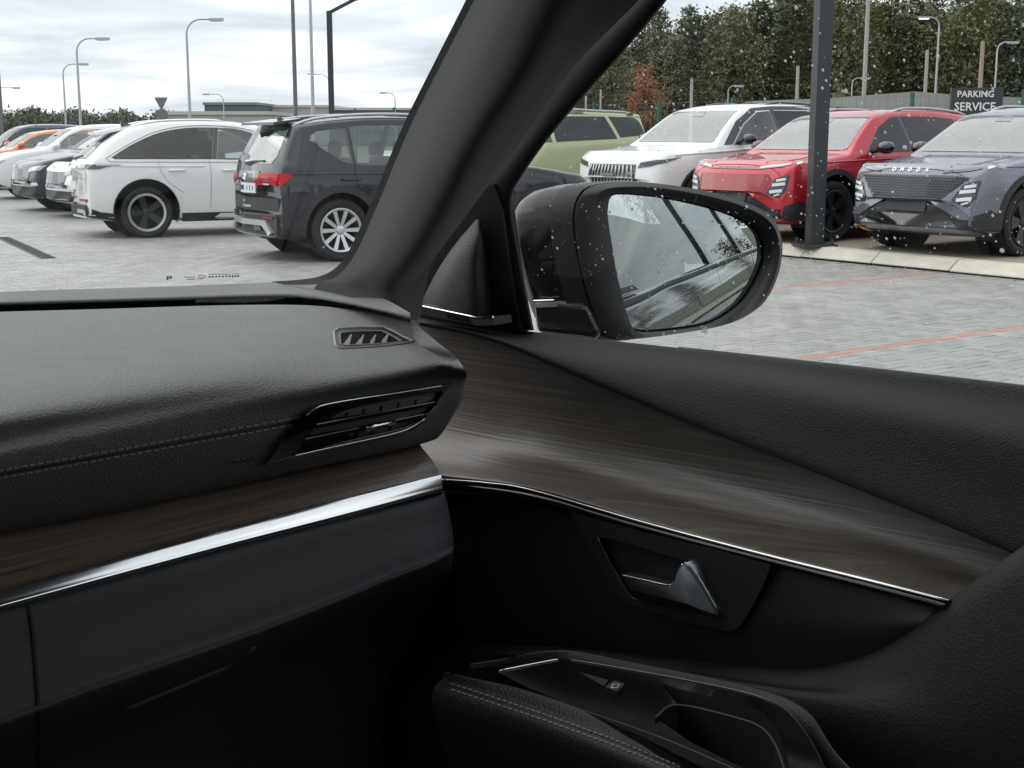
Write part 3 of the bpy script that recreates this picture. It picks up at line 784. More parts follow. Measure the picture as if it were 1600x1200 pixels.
# glove box
gl_rows = [[oF(x, y, f) for x, y, f in [(-400, 1066, .88), (-100, 979, .88), (60, 936, .88), (150, 910, .88), (350, 856, .88), (480, 822, .88), (580, 797, .88), (693, 767, .88)]],
           [oF(x, y, f) for x, y, f in [(-400, 1069, .852), (-100, 982, .852), (60, 939, .852), (150, 913, .852), (350, 859, .852), (480, 825, .852), (580, 800, .852), (694, 770, .852)]],
           [oF(x, y, f) for x, y, f in [(-400, 1140, .841), (-100, 1055, .841), (60, 1010, .841), (150, 980, .841), (350, 915, .841), (480, 875, .841), (580, 843, .841), (703, 805, .841)]],
           [oF(x, y, f) for x, y, f in [(-400, 1265, .828), (-100, 1150, .828), (60, 1092, .828), (150, 1060, .828), (350, 993, .828), (480, 945, .828), (580, 905, .828), (709, 846, .828)]],
           [oF(x, y, f) for x, y, f in [(-400, 1300, .835), (-100, 1185, .835), (60, 1126, .835), (150, 1092, .835), (350, 1022, .835), (480, 972, .835), (580, 930, .835), (708, 868, .835)]],
           [oF(x, y, f) for x, y, f in [(-400, 1380, .97), (-100, 1280, .97), (60, 1225, .97), (150, 1190, .97), (350, 1115, .97), (480, 1060, .97), (580, 1020, .97), (700, 960, .97)]],
           [oF(x, y, f) for x, y, f in [(-400, 1700, 1.1), (-100, 1600, 1.1), (60, 1560, 1.0), (150, 1530, 1.0), (350, 1460, 1.0), (480, 1400, 1.0), (580, 1360, 1.0), (690, 1300, 1.0)]]]
for r in gl_rows: r.append(r[-1] + Vector((.006, .12, 0)))
GL = sheet('glove_box', gl_rows, M_glove, DASH, 6, 5); GLB = bvh_of(GL)
L = line_px([(44, 947), (50, 985), (55, 1040), (59, 1095), (60, 1200)], 24)
MB().tube([on_surf(GLB, p.x, p.y, .0002) for p in L], .0016, 4).build('lid_gap', M_rubber, GL)
# recessed pull of the glove box
go = [(193, 1110), (200, 1075), (300, 1030), (420, 978), (400, 1010), (370, 1035), (330, 1052), (260, 1082)]
a_ = [on_surf(GLB, x, y, .0015) for x, y in go]; n = len(a_)
c_ = sum(a_, Vector()) / n; b_ = [p.lerp(c_, .16) + Vector((0, .004, 0)) for p in a_]
mk('pull_recess', a_ + b_, [[i, (i + 1) % n, n + (i + 1) % n, n + i] for i in range(n)] + [[n + i for i in range(n)]], M_hard, GL, False)
MB().tube(crom([on_surf(GLB, x, y, .003) for x, y in [(196, 1108), (255, 1083), (325, 1054), (365, 1036), (395, 1012)]], 4), .0028, 6).build('pull_lip', mat('pull_lip_grey', (.10, .10, .105), .5), GL, True)

# -------------------------------------------------- passenger door card
DOOR = empty('door', parent=OWN)
XA = [655, 740, 830, 1000, 1200, 1400, 1600, 1900]
def belt_y(x):
    pr = [(600, 484), (655, 490), (740, 504), (830, 518), (1000, 537), (1100, 547), (1200, 558), (1400, 580), (1600, 603), (1900, 640)]
    for (x0, y0), (x1, y1) in zip(pr, pr[1:]):
        if x0 <= x <= x1: return y0 + (y1 - y0) * (x - x0) / (x1 - x0)
    return pr[-1][1]
BELT_L = .885
lip = [(655, 506), (720, 518), (790, 538), (900, 585), (1100, 668), (1300, 745), (1600, 868), (1900, 1010)]
rowA0 = [oL(x, belt_y(x) + 6, BELT_L + .02) for x in XA]
rowA = [oL(x, belt_y(x), BELT_L) for x in XA]
rowA2 = [oL(x, belt_y(x) + k, BELT_L - .014) for x, k in zip(XA, (3, 5, 7, 12, 18, 26, 34, 48))]
rowB = [oL(x, belt_y(x) + k, l) for x, k, l in zip(XA, (7, 10, 14, 30, 48, 70, 92, 125), (.860, .858, .855, .850, .846, .842, .840, .838))]
rowC1 = [oL(x * .5 + a[0] * .5, (belt_y(x) + k) * .45 + a[1] * .55, .832) for x, a, k in zip(XA, lip, (7, 10, 14, 30, 48, 70, 92, 125))]
rowC = [oL(a[0], a[1] - 2, .824) for a in lip]
rowD = [oL(a[0], a[1] + 3, .840) for a in lip]
PADD = sheet('upper_pad', [rowA0, rowA, rowA2, rowB, rowC1, rowC, rowD], M_padd, DOOR, 8, 5)
# reflection on the outer belt seal, painted as a pale strip
MB().tube(crom([oL(x, belt_y(x) - 1.0, BELT_L + .030) for x in (1060, 1200, 1400, 1600, 1900)], 8), .0008, 6).build('seal_glint', mat('seal_glint_grey', (.42, .42, .42), .4), DOOR, True)

strip = [(560, 742), (640, 742), (694, 749), (830, 766), (1000, 815), (1200, 868), (1350, 905), (1483, 939)]
wtop = [(560, 490), (655, 504), (720, 517), (790, 537), (900, 584), (1100, 667), (1300, 744), (1585, 862)]
def wrow(t, ls): return [oL(a[0] + (b_[0] - a[0]) * t, a[1] + (b_[1] - a[1]) * t, l) for a, b_, l in zip(wtop, strip, ls)]
# the veneer is concave: steep below the pad, running out to a shelf above the chrome line
WOOD = sheet('wood_panel', [wrow(-.02, [.846] * 8), wrow(.25, [.845] * 8), wrow(.5, [.839] * 8), wrow(.72, [.822] * 8), wrow(.88, [.796] * 8), wrow(.975, [.772] * 8), wrow(1.0, [.774] * 8)], M_wood, DOOR, 8, 5)
MB().tube(crom([oL(x, y, .770) for x, y in [(694, 750), (760, 755), (830, 766), (1000, 815), (1200, 868), (1350, 905), (1483, 939)]], 8), .0013, 6).build('chrome_line', M_chrome2, DOOR, True)
sb = [(560, 766), (640, 766), (700, 771), (830, 788), (1000, 832), (1205, 882), (1350, 919), (1466, 951)]
sheet('gloss_strip', [[oL(a[0], a[1] + 1, .772) for a in strip], [oL(a[0] * .5 + b_[0] * .5, a[1] * .5 + b_[1] * .5, .766) for a, b_ in zip(strip, sb)], [oL(x, y, .768) for x, y in sb], [oL(x, y + 3, .785) for x, y in sb]], M_gloss, DOOR, 8, 4)
# lower card behind the handle
low = [(560, 1010), (640, 1008), (715, 1006), (880, 1014), (1060, 1032), (1230, 1046), (1330, 1034), (1420, 990)]
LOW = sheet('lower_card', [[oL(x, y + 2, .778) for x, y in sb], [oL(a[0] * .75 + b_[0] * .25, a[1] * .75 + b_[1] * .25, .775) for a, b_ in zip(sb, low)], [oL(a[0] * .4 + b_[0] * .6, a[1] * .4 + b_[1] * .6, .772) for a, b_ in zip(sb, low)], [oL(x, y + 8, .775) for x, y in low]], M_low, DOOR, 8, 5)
LOWB = bvh_of(LOW)
# soft surround that sweeps from the pad down to the armrest
ctop = [(560, 1003), (700, 1004), (880, 1012), (1060, 1030), (1240, 1046), (1340, 1030), (1405, 1000), (1484, 941), (1592, 862), (1760, 760)]
cmid = [(560, 1022), (700, 1025), (880, 1031), (1060, 1050), (1250, 1072), (1375, 1062), (1460, 1030), (1545, 975), (1640, 905), (1790, 830)]
clow = [(560, 1100), (690, 1062), (870, 1052), (1060, 1085), (1260, 1120), (1400, 1150), (1500, 1180), (1620, 1150), (1740, 1100), (1900, 1000)]
cend = [(560, 1400), (690, 1400), (870, 1400), (1060, 1400), (1260, 1400), (1400, 1420), (1560, 1450), (1750, 1450), (1900, 1400), (2100, 1300)]
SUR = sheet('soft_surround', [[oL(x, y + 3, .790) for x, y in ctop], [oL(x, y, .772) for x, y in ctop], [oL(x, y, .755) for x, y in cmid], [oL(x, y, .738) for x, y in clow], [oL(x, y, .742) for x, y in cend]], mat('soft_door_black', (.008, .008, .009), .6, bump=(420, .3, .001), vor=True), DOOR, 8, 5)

# door handle
HP = empty('door_handle', parent=DOOR)
pl = [(890, 797), (1000, 826), (1205, 882), (1190, 920), (1160, 975), (1148, 984), (1130, 986), (1050, 966), (985, 944), (970, 935), (950, 905), (925, 862)]
hl = .766
po, pi_ = [oL(x, y, hl) for x, y in pl], [oL(x, y, .79) for x, y in pl]; n = len(po)
rec = [(934, 839), (960, 843), (1010, 858), (1072, 877), (1072, 905), (1060, 925), (1125, 960), (1118, 966), (1080, 957), (1000, 938), (985, 930), (968, 902)]
ro, ri = [oL(x, y, hl - .0005) for x, y in rec], [oL(x, y, hl + .035) for x, y in rec]
# plate ring with the pocket open
k_ = len(rec); mbp = bmesh.new()
vo_ = [mbp.verts.new(p) for p in po]; vr_ = [mbp.verts.new(p) for p in ro]; vb_ = [mbp.verts.new(p) for p in pi_]; vd_ = [mbp.verts.new(p) for p in ri]
for i in range(n):
    mbp.faces.new((vo_[i], vo_[(i + 1) % n], vr_[(i + 1) % k_], vr_[i])); mbp.faces.new((vo_[i], vb_[i], vb_[(i + 1) % n], vo_[(i + 1) % n]))
    mbp.faces.new((vr_[i], vr_[(i + 1) % k_], vd_[(i + 1) % k_], vd_[i]))
mbp.faces.new(vd_)
from_bm('escutcheon', mbp, M_hard, HP, False)
MB().tube(crom([oL(x, y, hl - .001) for x, y in [(934, 840), (950, 872), (968, 903), (985, 930), (1002, 939), (1080, 958), (1118, 967), (1126, 961)]], 4), .0009, 6).build('pocket_rim', M_dchrome, HP, True)
M_handle = mat('satin_handle', (0.30, 0.31, 0.33), 0.34, 0.85)
lv = [(971, 899), (1000, 905), (1040, 914), (1050, 914), (1058, 905), (1066, 882), (1072, 879), (1082, 887), (1100, 915), (1124, 958), (1122, 962), (1080, 945), (1020, 930), (985, 921)]
lo_ = [oL(x, y, hl - (.014 if 1045 < x < 1100 else .006)) for x, y in lv]
lb_ = [p + Vector((.014, 0, 0)) for p in lo_]; n = len(lo_); cc = [p.lerp(sum(lo_, Vector()) / n, .12) + Vector((-.004, 0, 0)) for p in lo_]
bmh = bmesh.new(); A1 = [bmh.verts.new(p) for p in lo_]; B1 = [bmh.verts.new(p) for p in lb_]; C1 = [bmh.verts.new(p) for p in cc]
for i in range(n):
    j = (i + 1) % n; bmh.faces.new((A1[i], B1[i], B1[j], A1[j])); bmh.faces.new((A1[i], A1[j], C1[j], C1[i]))
bmh.faces.new(C1)
from_bm('lever', bmh, M_handle, HP, True, 50)
MB().tube(crom([oL(x, y, hl - .012) for x, y in [(971, 899), (1000, 905), (1040, 914), (1052, 912), (1060, 900), (1067, 881)]], 4), .0011, 6).build('lever_edge', M_chrome2, HP, True)
MB().tube(crom([oL(x, y, hl - .011) for x, y in [(1070, 879), (1082, 887), (1100, 915), (1124, 958)]], 4), .0009, 6).build('lever_edge', M_chrome2, HP, True)

# armrest with switch plate and grab cup
AR = empty('armrest', parent=DOOR)
az = .945
top_out = [(690, 1062), (716, 1070), (800, 1095), (900, 1130), (1000, 1168), (1100, 1210), (1250, 1275), (1400, 1350)]
top_in = [(735, 1046), (775, 1040), (880, 1024), (1000, 1045), (1180, 1082), (1262, 1118), (1310, 1190), (1420, 1300)]
r0 = [oZ(x, y, az + .004) for x, y in top_in]; 
def armrow(t, dz): return [oZ(a[0] + (b_[0] - a[0]) * t, a[1] + (b_[1] - a[1]) * t, az + .003) + Vector((0, 0, dz)) for a, b_ in zip(top_in, top_out)]
r0b, r1, r1b = armrow(.06, 0), armrow(.45, -.075), armrow(.80, 0)
r2 = [oZ(x, y, az) for x, y in top_out]; r3 = [p + Vector((-.012, 0, -.018)) for p in r2]; r4 = [p + Vector((.02, 0, -.12)) for p in r2]
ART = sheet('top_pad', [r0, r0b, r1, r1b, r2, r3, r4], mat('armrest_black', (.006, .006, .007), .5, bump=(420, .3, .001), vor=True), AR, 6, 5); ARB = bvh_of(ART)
bz = az + .008
bez = [(776, 1049), (800, 1042), (880, 1029), (960, 1042), (1080, 1064), (1175, 1085), (1225, 1107), (1260, 1145), (1290, 1205), (1300, 1240), (1180, 1240), (1100, 1200), (1000, 1150), (900, 1105), (820, 1072)]
cup = [(1032, 1066), (1060, 1076), (1150, 1098), (1190, 1112), (1215, 1140), (1232, 1190), (1236, 1230), (1150, 1195), (1080, 1160), (1024, 1122), (1058, 1102)]
bmp = bmesh.new(); lo1 = [bmp.verts.new(oZ(x, y, bz)) for x, y in bez]; lo2 = [bmp.verts.new(oZ(x, y, bz)) for x, y in cup]
eds = [bmp.edges.new((l_[k], l_[(k + 1) % len(l_)])) for l_ in (lo1, lo2) for k in range(len(l_))]
bmesh.ops.triangle_fill(bmp, use_beauty=True, edges=eds)
lo3 = [bmp.verts.new(v.co + Vector((0, 0, -.012))) for v in lo1]
for k in range(len(lo1)): k2 = (k + 1) % len(lo1); bmp.faces.new((lo1[k], lo1[k2], lo3[k2], lo3[k]))
from_bm('switch_plate', bmp, M_gloss, AR, False)
cp = [oZ(x, y, bz) for x, y in cup]; cc_ = sum(cp, Vector()) / len(cp); cl = [p.lerp(cc_, .12) + Vector((0, 0, -.055)) for p in cp]; nc = len(cp)
mk('grab_cup', cp + cl, [[k, (k + 1) % nc, nc + (k + 1) % nc, nc + k] for k in range(nc)] + [[nc + k for k in range(nc)]], M_hard, AR, False)
MB().tube(crom([oZ(x, y, bz + .0005) for x, y in [(780, 1048), (830, 1038), (878, 1029)]], 5), .0007, 6).build('chrome_edge', M_chrome2, AR, True)
MB().tube(crom([oZ(x, y, bz + .0005) for x, y in [(880, 1029), (960, 1042), (1080, 1064), (1175, 1085), (1225, 1107), (1258, 1143), (1290, 1205), (1300, 1260)]], 5), .0007, 6).build('chrome_edge', M_dchrome, AR, True)
MB().tube(crom([oZ(x, y, bz + .002) for x, y in [(1024, 1122), (1058, 1102), (1150, 1122), (1190, 1138), (1212, 1165), (1228, 1210)]], 5), .0012, 6).build('cup_rim', M_hard, AR, True)
sw = [(946, 1073), (960, 1063), (976, 1068), (964, 1080)]
SW = MB().prism([oZ(x, y, bz + .004) for x, y in sw], (0, 0, -.006)).build('window_switch', M_hard, AR)
MB().tube([oZ(x, y, bz + .0045) for x, y in [(955, 1075), (958, 1069), (967, 1069), (965, 1074), (955, 1075)]], .0004, 4).build('window_symbol', M_white, SW)
MB().prism([oZ(x, y, bz + .0012) for x, y in [(905, 1050), (950, 1062), (944, 1072)]], (0, 0, -.003)).build('switch_well', M_rubber, AR)
st = MB()
for off in (0, 9):
    L = line_px([(705, 1068 + off), (760, 1086 + off), (850, 1116 + off), (950, 1152 + off), (1060, 1196 + off), (1200, 1255 + off)], 170)
    for i in range(0, 166, 3): st.tube([on_surf(ARB, L[i].x, L[i].y, .001), on_surf(ARB, L[i + 2].x, L[i + 2].y, .001)], .0006, 4)
tag(st.build('stitching', M_thread, ART), kind='stuff')

# -------------------------------------------------- A-pillar, seals and tweeter
PIL = [[(780, -80, .585), (850, -80, .56), (925, -80, .56), (1000, -80, .60), (1062, -80, .64)],
       [(741, 0, .60), (805, 0, .573), (872, 0, .573), (940, 0, .617), (998, 0, .65)],
       [(692, 95, .62), (750, 108, .593), (812, 118, .593), (862, 115, .637), (893, 108, .67)],
       [(640, 200, .64), (695, 213, .613), (745, 223, .613), (790, 220, .66), (820, 213, .70)],
       [(592, 315, .655), (640, 325, .632), (690, 335, .636), (730, 328, .69), (762, 292, .725)],
       [(556, 395, .665), (600, 405, .647), (642, 412, .652), (680, 400, .70), (716, 345, .74)],
       [(527, 431, .67), (565, 438, .66), (610, 450, .665), (645, 442, .71), (684, 395, .75)],
       [(500, 441, .67), (560, 453, .665), (618, 474, .67), (648, 470, .71), (668, 435, .76)],
       [(490, 452, .67), (560, 468, .665), (622, 494, .67), (652, 500, .71), (658, 490, .76)]]
sheet('pillar_trim', [[oL(*p) for p in r] for r in PIL], M_fabric, OWN, 6, 5)
# rubber and frit band between screen and pillar trim
so = [(766, -80, .589), (728, 0, .604), (680, 95, .624), (628, 200, .644), (581, 315, .659), (545, 392, .669), (529, 414, .674), (507, 429, .678), (476, 436, .682), (425, 440, .69)]
si = [(788, -80, .587), (748, 2, .602), (699, 97, .622), (647, 202, .642), (599, 317, .657), (563, 397, .667), (546, 424, .670), (522, 440, .674), (482, 445, .678), (425, 444, .69)]
sheet('screen_seal', [[oL(*p) for p in so], [oL(*p) for p in si]], M_rubber, OWN, 6, 2)
# side glass plane, leaning inwards
GZ = oL(1400, belt_y(1400), BELT_L).z
GN = Vector((1, 0, .52)).normalized(); GP = Vector((BELT_L + .006, 0, GZ))
def oG(px, py, off=0.0): return oP(px, py, GP + Vector((off, 0, 0)), GN)
# door frame seal beside the window
fr_in = [(1095, -80), (1042, 0), (968, 88), (900, 164), (850, 225), (812, 280), (801, 302), (800, 330), (812, 400), (822, 455), (834, 516)]
fr_out = [(1040, -80), (985, 0), (880, 108), (806, 212), (770, 262), (748, 292), (745, 310), (752, 340), (762, 400), (768, 455), (775, 505)]
sheet('window_frame', [[oG(x, y, .012) for x, y in fr_in], [oG(x, y, -.010) for x, y in fr_in], [oG(x - 5, y, -.020) for x, y in fr_in],
       [oG((a[0] + b_[0]) / 2, (a[1] + b_[1]) / 2, -.022) for a, b_ in zip(fr_in, fr_out)], [oG(x, y, -.014) for x, y in fr_out]], M_rubber, DOOR, 5, 4)
TW = empty('tweeter', parent=DOOR)
col_ = [(740, 292), (800, 300), (812, 400), (833, 519), (772, 512), (768, 440), (762, 380), (750, 345)]
MB().prism([oG(x, y, -.026) for x, y in [(724, 300), (772, 288), (784, 330), (794, 400), (803, 460), (814, 519), (640, 494), (655, 455), (690, 380), (716, 330)]], (.02, 0, 0)).build('sail_panel', M_hard, TW)
tw_rows = [[(742, 345), (745, 343), (749, 345), (752, 350)], [(714, 378), (731, 374), (748, 374), (757, 376)], [(688, 415), (712, 412), (742, 412), (762, 412)], [(668, 452), (700, 452), (742, 458), (766, 458)], [(656, 480), (694, 488), (742, 498), (770, 496)]]
bul = [[-.028, -.030, -.030, -.026], [-.028, -.042, -.044, -.026], [-.028, -.048, -.052, -.026], [-.028, -.050, -.056, -.026], [-.028, -.048, -.054, -.026]]
sheet('speaker_grille', [[oG(x, y, b_ - .004) for (x, y), b_ in zip(r, rb)] for r, rb in zip(tw_rows, bul)], M_grille, TW, 6, 5)
badge_pts = [(655, 478), (745, 497), (771, 496), (773, 508), (745, 509), (653, 490)]
bp = [oG(x, y, -.064) for x, y in badge_pts]
BDG = MB().prism(bp, (.028, 0, 0)).build('badge_strip', mat('badge_grey', (.11, .11, .112), .4, .3), TW)
MB().tube([bp[0] + Vector((-.0005, 0, .0005)), bp[1] + Vector((-.0005, 0, .0005)), bp[2] + Vector((-.0005, 0, .0005))], .0011, 6).build('chrome_edge', M_chrome2, BDG)
ft = link('lettering', text_mesh('FOCAL', .0105, .0005), M_rubber, BDG)
u_ = (bp[1] - bp[0]).normalized(); v_ = (bp[1] - bp[4]); v_ = (v_ - u_ * v_.dot(u_)).normalized(); w_ = u_.cross(v_)
ft.matrix_local = Matrix(((u_.x, v_.x, w_.x, 0), (u_.y, v_.y, w_.y, 0), (u_.z, v_.z, w_.z, 0), (0, 0, 0, 1)))
ft.location = oG(718, 498) + Vector((-.0588, 0, 0)) if False else (bp[0].lerp(bp[1], .70) + bp[5].lerp(bp[4], .70)) / 2 + w_ * .0008

# -------------------------------------------------- glass
def scr(l, z):                                   # windscreen surface: base curve rising back to the header
    t = (z - 1.246) / (1.63 - 1.246); w0, w1 = .745, .665
    lb = l; fb = 1.062 + .27 * (1 - (lb / w0) ** 2); ft_ = .60 + .08 * (1 - (lb / w0) ** 2)
    bulge = .018 * sin(pi * max(0, min(1, t)))
    return Vector((lb * (1 + (w1 / w0 - 1) * t), fb + (ft_ - fb) * t + bulge, z))
rows = [[scr(l, z) for l in (-.745, -.6, -.4, -.2, 0, .2, .4, .6, .745)] for z in (1.215, 1.246, 1.33, 1.41, 1.51, 1.63)]
WS = sheet('windscreen', rows, M_screen, OWN, 5, 4)
WSB = bvh_of(WS)
def oW(px, py, off=.002):
    return on_surf(WSB, px, py, off)
gm = MB()
def scr_dash(x0, x1, y, h):
    gm.add([oW(x0, y), oW(x1, y), oW(x1, y + h), oW(x0, y + h)], [[0, 1, 2, 3]])
for (x0, x1, y, h) in [(260, 269, 431.6, 1.2), (261, 268, 434, 1.2), (260.5, 263, 433, 4.6), (265.5, 268, 433, 2.8), (288, 305, 432.6, .9), (291, 304, 436, .9), (307, 317, 435.2, .9), (325, 360, 428.2, .8), (362, 374, 427.4, .9)]: scr_dash(x0, x1, y, h)
for k in range(7): scr_dash(326 + k * 5.2, 329 + k * 5.2, 431.4 - k * .15, 2.4)
for k in range(3): scr_dash(362 + k * 4.4, 365 + k * 4.4, 430.3 - k * .2, 2.6)
P = [oW(315.5 + 5.5 * cos(a * pi / 8), 432 + 2.2 * sin(a * pi / 8)) for a in range(17)]
gm.tube(P, .0003, 4, False)
tag(gm.build('glazing_marks', mat('frit_black', (.01, .01, .01), .6), WS, False), kind='stuff', label='tiny reversed glazing marks at the foot of the windscreen')
sp_ = MB(); rs_ = random.Random(9)
for x, y, r in [(506, 386, .0022), (440, 352, .0008), (455, 300, .0008), (110, 176, .0012), (56, 196, .0011), (190, 181, .0011), (243, 172, .0008)] + [(rs_.uniform(0, 540), rs_.uniform(150, 425), rs_.uniform(.0003, .0007)) for _ in range(46)]:
    if x > 540 - (y - 150) * .02 - max(0, y - 380) * .6: continue
    c_ = oW(x, y, .001); q = [c_ + Vector((cos(a * pi / 3) * r, 0, sin(a * pi / 3) * r * .6)) for a in range(6)]; sp_.add(q, [list(range(6))])
tag(sp_.build('dust_specks', mat('dust', (.75, .75, .73), .9), WS), kind='stuff', label='pale dust specks on the windscreen')
gl_out = [(806, 306), (855, 228), (905, 168), (972, 90), (1046, 0), (1100, -70), (1400, -70), (1750, -70), (1850, 632), (1600, 606), (1400, 583), (1100, 550), (838, 521)]
def g_at(f, z): return Vector((BELT_L + .006 - (z - GZ) * .52, f, z))
SG = mk('side_window', [oG(x, y) for x, y in gl_out[:5]] + [g_at(oG(1046, 0).y - .10, 1.56), g_at(-.795, 1.56), g_at(-.795, GZ - .02), g_at(oG(1400, 583).y, GZ - .02)] + [oG(x, y) for x, y in gl_out[11:]], [list(range(11))], M_pane_s, DOOR, False)
# raindrops clinging to the outside of the side window
M_drop = bpy.data.materials.new('rain_sky_white'); M_drop.use_nodes = True  # milky white stands in for the sky that clear drops refract
N_, L_ = M_drop.node_tree.nodes, M_drop.node_tree.links; N_.clear()
o_ = N_.new('ShaderNodeOutputMaterial'); t_ = N_.new('ShaderNodeBsdfTranslucent'); t_.inputs[0].default_value = (.95, .97, .98, 1); d_ = N_.new('ShaderNodeBsdfDiffuse'); d_.inputs[0].default_value = (.8, .82, .83, 1)
tr_ = N_.new('ShaderNodeBsdfTransparent'); m1_ = N_.new('ShaderNodeMixShader'); m1_.inputs[0].default_value = .35; m2_ = N_.new('ShaderNodeMixShader'); m2_.inputs[0].default_value = .42
L_.new(t_.outputs[0], m1_.inputs[1]); L_.new(d_.outputs[0], m1_.inputs[2]); L_.new(m1_.outputs[0], m2_.inputs[1]); L_.new(tr_.outputs[0], m2_.inputs[2]); L_.new(m2_.outputs[0], o_.inputs[0])
def drop(mb, c, n, r, fl=.45, stretch=1.0, down=None):
    a = n.orthogonal().normalized() if down is None else (down - n * down.dot(n)).normalized(); b = n.cross(a)
    V = [c + n * r * fl]
    for rr, hh in ((.6, .8), (1.0, 0.0)):
        V += [c + (a * cos(k * pi / 3) * stretch + b * sin(k * pi / 3)) * r * rr + n * r * fl * hh for k in range(6)]
    Fq = [[0, 1 + k, 1 + (k + 1) % 6] for k in range(6)] + [[1 + k, 7 + k, 7 + (k + 1) % 6, 1 + (k + 1) % 6] for k in range(6)]
    mb.add(V, Fq)
rd = random.Random(5); dm = MB(); cnt = 0
def in_poly(x, y, P):
    c = False; j = len(P) - 1
    for i in range(len(P)):
        if (P[i][1] > y) != (P[j][1] > y) and x < (P[j][0] - P[i][0]) * (y - P[i][1]) / (P[j][1] - P[i][1]) + P[i][0]: c = not c
        j = i
    return c
while cnt < 1000:
    x, y = rd.uniform(800, 1750), rd.uniform(-60, 615)
    if not in_poly(x, y, gl_out): continue
    if y > 430 and rd.random() < .55: continue
    r = .00042 + .0009 * rd.random() ** 3 + (.0008 if rd.random() < .02 else 0)
    drop(dm, oG(x, y) + GN * .0005, GN, r, .5, rd.uniform(1, 1.35), Vector((0, 0, -1))); cnt += 1
tag(dm.build('raindrops', M_drop, SG, True), kind='stuff', label='raindrops on the outside of the side window')

# -------------------------------------------------- door mirror
MIR = empty('door_mirror', parent=OWN)
dV = lray(1385, 318).normalized(); mn = (Vector((0, -1, 0)) - dV).normalized()
mp_ = oL(1075, 410, 1.06)
def oM(px, py, off=0.0): return oP(px, py, mp_ + mn * off, mn)
out_px = [(900, 345), (904, 315), (918, 295), (945, 287), (1010, 285), (1100, 298), (1170, 318), (1207, 340), (1221, 372), (1222, 400), (1214, 435), (1196, 470), (1168, 493), (1130, 508), (1060, 521), (1000, 529), (965, 531), (945, 522), (930, 490), (915, 440), (904, 390)]
gls_px = [(946, 325), (952, 308), (975, 304), (1040, 311), (1110, 327), (1160, 346), (1182, 366), (1189, 392), (1184, 420), (1168, 452), (1148, 476), (1115, 498), (1080, 508), (1030, 514), (1000, 515), (985, 509), (976, 490), (966, 455), (957, 415), (950, 370), (946, 345)]
O_ = resample(crom([oM(x, y) for x, y in out_px], 6, True), 80, True)
Gl = resample(crom([oM(x, y, -.016) for x, y in gls_px], 6, True), 80, True)
gc = sum(Gl, Vector()) / 80; oc = sum(O_, Vector()) / 80
def ring_mesh(rings, cap=None):
    n = len(rings[0]); V = [p for r in rings for p in r]; Fq = []
    for i in range(len(rings) - 1):
        for k in range(n):
            k2 = (k + 1) % n; Fq.append([i * n + k, i * n + k2, (i + 1) * n + k2, (i + 1) * n + k])
    if cap == 'end': Fq.append([(len(rings) - 1) * n + k for k in range(n)])
    return V, Fq
inn = [p.lerp(gc, -.035) for p in Gl]                     # lip just outside the glass
ridge = [o_.lerp(i_, .35) + mn * .006 for o_, i_ in zip(O_, [p + mn * .016 for p in inn])]
V, Fq = ring_mesh([[o_ - mn * .004 for o_ in O_], O_, ridge, [p + mn * .016 for p in inn], [p.lerp(gc, .01) - mn * .004 for p in inn]])
M_mshell = mat('mirror_matt_black', (0.014, 0.014, 0.015), 0.42, bump=(300, .15, .0006)); M_mgloss = mat('mirror_gloss_black', (0.007, 0.007, 0.008), 0.16, spec=.5)
mk('bezel', V, Fq, M_mshell, MIR, True, 60)
# convex mirror glass
nr = 10; RR = []
for i in range(nr + 1):
    t = i / nr; RR.append([gc.lerp(p, 1 - t * .999) + mn * (.0004 * (1 - (1 - t) ** 2)) for p in Gl])
V, Fq = ring_mesh(RR, 'end'); MG = mk('mirror_glass', V, Fq, M_silver, MIR, True)
# shell running forward from the bezel
FWD = Vector((-.14, 1, -.05)).normalized()
secs = [(0, 1.0), (.02, 1.012), (.05, 1.005), (.076, .96), (.097, .87), (.111, .72), (.119, .46), (.121, .15)]
Sh = [[oc + (p - oc) * s + FWD * d - mn * .004 for p in O_] for d, s in secs]
V, Fq = ring_mesh(Sh, 'end'); mk('housing', V, Fq, M_mgloss, MIR, True)
V, Fq = ring_mesh([[oc + (p - oc) * 1.003 + FWD * .004 for p in O_], [oc + (p - oc) * 1.022 + FWD * .014 for p in O_], [oc + (p - oc) * 1.019 + FWD * .030 for p in O_]])
mk('housing_band', V, Fq, M_mshell, MIR, True)
fp = [(831, 470), (870, 468), (915, 474), (940, 525), (925, 532), (838, 522)]
V0 = [oL(x, y, .955) for x, y in fp]
ftm = MB().prism(V0, (.07, .03, .0)).build('mirror_foot', M_mgloss, MIR); bvf = ftm.modifiers.new('b', 'BEVEL'); bvf.width = .008; bvf.segments = 3
MB().tube([oL(834, 470, .952), oL(866, 469, .952)], .0009, 6).build('foot_edge', M_chrome, MIR)
dm = MB()
for k in range(130):
    x, y = rd.uniform(890, 1225), rd.uniform(285, 532)
    if in_poly(x, y, gls_px): drop(dm, oM(x, y, -.0145), mn, .0005 + .0009 * rd.random() ** 3, .4, 1.2, Vector((0, 0, -1)))
    elif in_poly(x, y, out_px): drop(dm, oM(x, y, .003), mn, .0005 + .0009 * rd.random() ** 3, .5, 1.1, Vector((0, 0, -1)))
p_ = oM(1096, 515, .0)
for k in range(5): drop(dm, p_ + Vector((rd.uniform(-.006, .006), rd.uniform(-.004, .004), rd.uniform(-.003, .003))) + mn * .006, mn, .003, .6)
tag(dm.build('raindrops', M_drop, MIR, True), kind='stuff')

